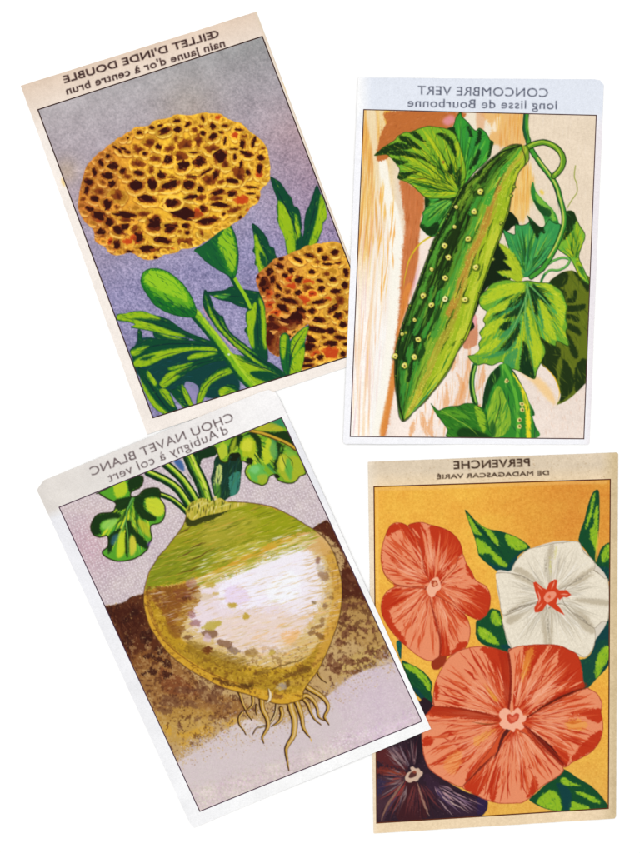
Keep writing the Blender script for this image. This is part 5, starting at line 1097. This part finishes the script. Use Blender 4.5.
    P.poly("450 405 472 390 495 398 505 412 525 395 540 388 556 405 565 425 582 432 574 455 558 462 570 485 552 498 530 490 518 510 505 500 490 495 465 490 446 468 458 448 445 430", (244, 178, 148), own=True); P.poly("484 425 500 418 512 428 528 414 544 420 542 442 520 462 500 466 486 450", (200, 70, 44), .95); P.poly("495 432 512 436 532 428 530 444 510 454", (226, 110, 80), .9)
    P.unclip()
    return dict(P=P, card=card, frame=frame, name='seed_card', line=(84, 40, 20), lw=1.2,
                text=[("PERVENCHE", (529.5, 466.2), (453.8, 469.0), 7.6, .42, (58, 38, 26)),
                      ("DE MADAGASCAR VARIÉ", (548.6, 474.8), (437.0, 479.0), 4.1, .34, (64, 44, 30))],
                label='periwinkle seed card with red, white and dark blooms on golden orange, lower right')
# ---------------------------------------------------------------- the scene
K = 0.00032                  # metres per layout unit
CAM_H = 0.379
LIGHT = 1.16                 # light the table top sends back per unit of albedo
THICK = 0.00028
def lin(c):
    c = np.asarray(c, float)
    return np.where(c <= 0.04045, c / 12.92, ((c + 0.055) / 1.055) ** 2.4)
def world_xy(p):
    p = np.asarray(p, float)
    return np.stack([(p[..., 0] - 320) * K, (426.5 - p[..., 1]) * K], -1)
def smooth01(t):
    t = np.clip(t, 0, 1); return t * t * (3 - 2 * t)
def height(kind, x, y):
    """underside of a card above the table: where it lies over another card it is lifted by it"""
    if kind == 2: return 0.00034 * smooth01((470 - x) / 78) + 0.00002
    if kind == 3:
        s = ((x - 140) * 340 - (y - 460) * 234) / 412.8
        return 0.00034 * smooth01((s + 95) / 95) + 0.00002
    return np.zeros_like(x) + 0.00002

def material(name, col=None, attr=True, rough=0.55, spec=0.06, bump=0.05, grain=0.05, scale=2600):
    m = bpy.data.materials.new(name); m.use_nodes = True
    nt = m.node_tree; b = nt.nodes['Principled BSDF']
    b.inputs['Roughness'].default_value = rough; b.inputs['Specular IOR Level'].default_value = spec
    tc = nt.nodes.new('ShaderNodeTexCoord')
    n = nt.nodes.new('ShaderNodeTexNoise'); n.inputs['Scale'].default_value = scale; n.inputs['Detail'].default_value = 3
    nt.links.new(tc.outputs['Object'], n.inputs['Vector'])
    r = nt.nodes.new('ShaderNodeMapRange'); r.inputs['To Min'].default_value = 1 - grain; r.inputs['To Max'].default_value = 1 + grain
    r.inputs['From Min'].default_value = .3; r.inputs['From Max'].default_value = .7
    nt.links.new(n.outputs['Fac'], r.inputs['Value'])
    mx = nt.nodes.new('ShaderNodeVectorMath'); mx.operation = 'SCALE'
    if attr:
        a = nt.nodes.new('ShaderNodeAttribute'); a.attribute_name = 'ink'; nt.links.new(a.outputs['Color'], mx.inputs[0])
    else:
        mx.inputs[0].default_value = col
    nt.links.new(r.outputs['Result'], mx.inputs['Scale'])
    nt.links.new(mx.outputs[0], b.inputs['Base Color'])
    bp = nt.nodes.new('ShaderNodeBump'); bp.inputs['Strength'].default_value = bump; bp.inputs['Distance'].default_value = 0.0001
    nt.links.new(n.outputs['Fac'], bp.inputs['Height']); nt.links.new(bp.outputs['Normal'], b.inputs['Normal'])
    return m

def mesh_np(name, co, faces, mat, parent=None, cols=None, n=4):
    me = bpy.data.meshes.new(name)
    faces = np.asarray(faces, np.int32)
    me.vertices.add(len(co)); me.vertices.foreach_set('co', np.asarray(co, np.float32).ravel())
    me.loops.add(faces.size); me.loops.foreach_set('vertex_index', faces.ravel())
    me.polygons.add(len(faces)); me.polygons.foreach_set('loop_start', np.arange(0, faces.size, n, dtype=np.int32))
    me.update(calc_edges=True); me.validate()
    if cols is not None:
        a = me.color_attributes.new('ink', 'FLOAT_COLOR', 'POINT')
        a.data.foreach_set('color', np.c_[cols, np.ones(len(cols))].astype(np.float32).ravel())
    me.materials.append(mat)
    o = bpy.data.objects.new(name, me); bpy.context.scene.collection.objects.link(o)
    if parent: o.parent = parent
    return o

def nearest_on_poly(p, poly):
    best = None; bd = np.full(len(p), 1e9)
    out = p.copy()
    for a, b in zip(poly, np.roll(poly, -1, 0)):
        d = b - a; t = np.clip(((p - a) @ d) / (d @ d), 0, 1)
        q = a + t[:, None] * d; dd = np.hypot(*(q - p).T)
        m = dd < bd; bd[m] = dd[m]; out[m] = q[m]
    return out, bd

def draw_text(P, txt, A, B, cap, off, col):
    """a line of printed lettering from A to B (right to left: the print reads mirrored)"""
    A, B = np.array(A, float), np.array(B, float)
    cu = bpy.data.curves.new('lettering', 'FONT'); cu.body = 'H'; cu.size = 1
    o = bpy.data.objects.new('lettering', cu); bpy.context.scene.collection.objects.link(o)
    def grab():
        bpy.context.view_layer.update()
        me = bpy.data.meshes.new_from_object(o.evaluated_get(bpy.context.evaluated_depsgraph_get()))
        v = np.array([x.co[:2] for x in me.vertices]); cnt = {}
        for p in me.polygons:
            for e in p.edge_keys: cnt[e] = cnt.get(e, 0) + 1
        e = np.array([k for k, n in cnt.items() if n == 1])
        bpy.data.meshes.remove(me); return v, e
    v, e = grab(); ch = v[:, 1].max()
    cu.body = txt; cu.space_character = 1.06; cu.resolution_u = 5
    v, e = grab()
    bpy.data.objects.remove(o); bpy.data.curves.remove(cu)
    ax = B - A; wd = np.hypot(*ax); up = np.array([-ax[1], ax[0]]) / wd
    if up[1] > 0: up = -up
    x = (v[:, 0] - v[:, 0].min()) / (v[:, 0].max() - v[:, 0].min()); y = v[:, 1] / ch * cap
    p = A + x[:, None] * ax + y[:, None] * up
    q = (p - [P.x0, P.y0]) * S
    xa, xb = int(q[:, 0].min()) - 3, int(q[:, 0].max()) + 4; ya, yb = int(q[:, 1].min()) - 3, int(q[:, 1].max()) + 4
    cov, sl = P.scan(q[e[:, 0]], q[e[:, 1]], xa, xb, ya, yb)
    r = off * S * .8 + .05                                   # ink spread
    for a, b in zip(q[e[:, 0]], q[e[:, 1]]):
        x1, x2 = int(min(a[0], b[0]) - r - 2), int(max(a[0], b[0]) + r + 3); y1, y2 = int(min(a[1], b[1]) - r - 2), int(max(a[1], b[1]) + r + 3)
        x1 = max(x1, xa); y1 = max(y1, ya); x2 = min(x2, xb); y2 = min(y2, yb)
        X = np.arange(x1, x2)[None] + .5; Y = np.arange(y1, y2)[:, None] + .5
        d = b - a; t = np.clip(((X - a[0]) * d[0] + (Y - a[1]) * d[1]) / max(d @ d, 1e-6), 0, 1)
        c = np.clip(r - np.hypot(X - a[0] - t * d[0], Y - a[1] - t * d[1]) + .5, 0, 1)
        sub = cov[y1 - ya:y2 - ya, x1 - xa:x2 - xa]; np.maximum(sub, c, out=sub)
    cov = np.clip(cov * (.94 + .5 * P.g1[sl]), 0, 1)
    P.part('lettering'); P.clips = []
    P.put((cov, sl), col, .95, own=False)
    P.id[sl][cov > .35] = P.cur

def build_card(d, kind, mat):
    P = d['P']; P.Z(0, 0, 1); P.clips = []
    for t in d['text']: draw_text(P, *t)
    card = np.array(d['card'], float)
    # a little unevenness along the hand cut edges
    m = P.full(P.m_poly(card.ravel(), False))
    inside = m > 0.5
    cen = card.mean(0)
    root = bpy.data.objects.new(d['name'], None); bpy.context.scene.collection.objects.link(root)
    root.empty_display_size = 0.01
    cw = world_xy(cen); root.location = (cw[0], cw[1], 0)
    root['label'] = d['label']; root['category'] = 'seed card'; root['group'] = 'old printed seed cards on the white table top'
    h, w = P.id.shape
    # vertex grid: positions and colours
    gy, gx = np.mgrid[0:h + 1, 0:w + 1]
    px = P.x0 + gx / S; py = P.y0 + gy / S
    c = lin(np.clip(P.c, 0, 1)) / LIGHT
    cp = np.pad(c, ((1, 1), (1, 1), (0, 0)), mode='edge')
    vc = (cp[:-1, :-1] + cp[1:, :-1] + cp[:-1, 1:] + cp[1:, 1:]) / 4
    vp = np.stack([px, py], -1)
    ip = np.pad(inside, 1)
    cnt = ip[:-1, :-1].astype(int) + ip[1:, :-1] + ip[:-1, 1:] + ip[1:, 1:]
    bd = (cnt > 0) & (cnt < 4)
    q, dd = nearest_on_poly(vp[bd], card)
    keep = dd < 1.2
    t = vp[bd]; t[keep] = q[keep]; vp[bd] = t
    # worn corners and edges: fibres make the cut line waver by a fraction of a millimetre
    wob = np.zeros(len(t))
    iy, ix = np.nonzero(bd)
    sy = np.clip(iy, 0, h - 1); sx = np.clip(ix, 0, w - 1)
    inw = (cen - t) / np.hypot(*(cen - t).T)[:, None]
    vp[bd] = t + inw * (0.15 + .25 * P.g3[sy, sx] + .10 * P.g2[sy, sx] + .05 * P.g1[sy, sx])[:, None]
    z = height(kind, px, py) + THICK
    wx = world_xy(vp); co = np.concatenate([wx - cw, z[..., None]], -1).reshape(-1, 3)
    vid = (gy * (w + 1) + gx)
    vcf = vc.reshape(-1, 3)
    objs = {}
    for i, name in enumerate(P.parts):
        sel = inside & (P.id == i)
        if sel.sum() < 3: continue
        y, x = np.nonzero(sel)
        f = np.stack([vid[y, x], vid[y + 1, x], vid[y + 1, x + 1], vid[y, x + 1]], -1)
        if i == 0:
            # side walls and underside of the card
            walls = []
            for (dy, dx, a, b) in ((0, -1, (0, 0), (1, 0)), (0, 1, (1, 1), (0, 1)), (-1, 0, (0, 1), (0, 0)), (1, 0, (1, 0), (1, 1))):
                Y, X = np.nonzero(inside)
                nb = ip[Y + 1 + dy, X + 1 + dx]
                e = ~nb
                walls.append((vid[Y[e] + a[0], X[e] + a[1]], vid[Y[e] + b[0], X[e] + b[1]]))
            A = np.concatenate([k[0] for k in walls]); B = np.concatenate([k[1] for k in walls])
            Y, X = np.nonzero(inside)
            st = 8
            used, inv = np.unique(f, return_inverse=True); inv = inv.reshape(f.shape)
            C = co[used]; colr = vcf[used]
            wv, wi = np.unique(np.r_[A, B], return_inverse=True)
            n0 = len(C)
            topv = co[wv]; botv = topv.copy(); botv[:, 2] -= THICK
            # the wall's own vertices, then the underside as a fan of slim quads to the middle line
            C = np.vstack([C, topv, botv]); ec = np.tile(np.array([[.72, .69, .64]]), (len(wv) * 2, 1)); colr = np.vstack([colr, ec])
            ai = wi[:len(A)]; bi = wi[len(A):]; nw = len(wv)
            wf = np.stack([n0 + bi, n0 + ai, n0 + nw + ai, n0 + nw + bi], -1)
            F = [inv, wf]
            # underside: coarse grid
            g = 8; ys = np.arange(0, h - g, g); xs = np.arange(0, w - g, g)
            bf = []; bc = []
            for yy in ys:
                for xx in xs:
                    if inside[yy:yy + g + 1, xx:xx + g + 1].all():
                        k = len(bc)
                        for (a, b) in ((0, 0), (0, g), (g, g), (g, 0)):
                            v = co[vid[yy + a, xx + b]].copy(); v[2] -= THICK; bc.append(v)
                        bf.append((k, k + 1, k + 2, k + 3))
            n1 = len(C); C = np.vstack([C, bc]); colr = np.vstack([colr, np.tile(np.array([[.7, .68, .64]]), (len(bc), 1))])
            F.append(np.array(bf) + n1)
            o = mesh_np('paper', C, np.vstack(F), mat, root, colr)
        else:
            used, inv = np.unique(f, return_inverse=True); inv = inv.reshape(f.shape)
            par = root
            pn = P.par[i]
            if pn:
                j = int(pn.split('#')[1]) if '#' in pn else P.parts.index(pn)
                par = objs.get(j, root)
            o = mesh_np(name, co[used], inv, mat, par, vcf[used])
            if P.lab[i]: o['label'] = P.lab[i]
        objs[i] = o
    # frame line: thin printed strip
    fr = np.array(d['frame'], float)
    hw = d['lw'] / 2
    fc = fr.mean(0)
    def inset(k):
        out = []
        for i in range(4):
            a, b, e = fr[i - 1], fr[i], fr[(i + 1) % 4]
            d1 = (b - a) / np.hypot(*(b - a)); d2 = (e - b) / np.hypot(*(e - b))
            n1 = np.array([-d1[1], d1[0]]); n2 = np.array([-d2[1], d2[0]])
            s = n1 + n2; s /= (s @ n1)
            out.append(b + s * k)
        return np.array(out)
    I, O = inset(hw), inset(-hw)
    V = []; F = []
    for i in range(4):
        n = 60
        for k in range(n + 1):
            t = k / n
            for ring in (O, I):
                p = ring[i] * (1 - t) + ring[(i + 1) % 4] * t
                V.append(p)
            if k < n:
                b0 = len(V) - 2; F.append((b0, b0 + 1, b0 + 3, b0 + 2))
    V = np.array(V)
    jit = 1 + 0
    zz = height(kind, V[:, 0], V[:, 1]) + THICK + 0.000012
    lc = lin(np.array(d['line']) / 255.) / LIGHT
    cols = np.tile(lc, (len(V), 1)) * (1 + .35 * np.abs(np.sin(V[:, :1] * .7 + V[:, 1:] * .9)))
    mesh_np('frame_line', np.c_[world_xy(V) - cw, zz], F, mat, root, cols)
    return root

def build_scene():
    sc = bpy.context.scene
    ink = material('printed_card', attr=True)
    for kind, fn in ((1, card1), (2, card2), (3, card3), (4, card4)):
        build_card(fn(), kind, ink)
    # table top: one broad white sheet with a rounded front edge far outside the frame
    tm = material('white_table_top', (0.92, 0.92, 0.92), attr=False, rough=.6, spec=.1, bump=.02, grain=.006, scale=900)
    n = 40; L = 0.6
    g = np.linspace(-L, L, n + 1); X, Y = np.meshgrid(g, g); V = np.c_[X.ravel(), Y.ravel(), np.zeros(X.size)]
    idx = np.arange((n + 1) ** 2).reshape(n + 1, n + 1)
    F = np.stack([idx[:-1, :-1], idx[:-1, 1:], idx[1:, 1:], idx[1:, :-1]], -1).reshape(-1, 4)
    t = mesh_np('table_top', V, F, tm); t['kind'] = 'structure'
    # light: even white surroundings and one broad soft lamp high on the left
    w = bpy.data.worlds.new('World'); sc.world = w; w.use_nodes = True
    bg = w.node_tree.nodes['Background']; bg.inputs['Color'].default_value = (1, 1, 1, 1); bg.inputs['Strength'].default_value = 1.02
    ld = bpy.data.lights.new('soft_lamp', 'AREA'); ld.shape = 'DISK'; ld.size = 0.9; ld.energy = 4.3; ld.color = (1, .985, .965)
    lo = bpy.data.objects.new('soft_lamp', ld); sc.collection.objects.link(lo); lo.location = (-0.55, 0.7, 1.1)
    from mathutils import Vector
    lo.rotation_euler = (Vector((0, 0, 0)) - lo.location).to_track_quat('-Z', 'Y').to_euler()
    cd = bpy.data.cameras.new('camera'); cd.lens = 50; cd.sensor_width = 36; cd.clip_start = 0.01; cd.clip_end = 20
    co = bpy.data.objects.new('camera', cd); sc.collection.objects.link(co); co.location = (0, 0, 853 * K * 50 / 36)
    sc.camera = co
    sc.view_settings.view_transform = 'Standard'; sc.view_settings.look = 'None'; sc.view_settings.exposure = 0; sc.view_settings.gamma = 1
    sc.render.film_transparent = False

if bpy is not None and __name__ == '__main__':
    build_scene()
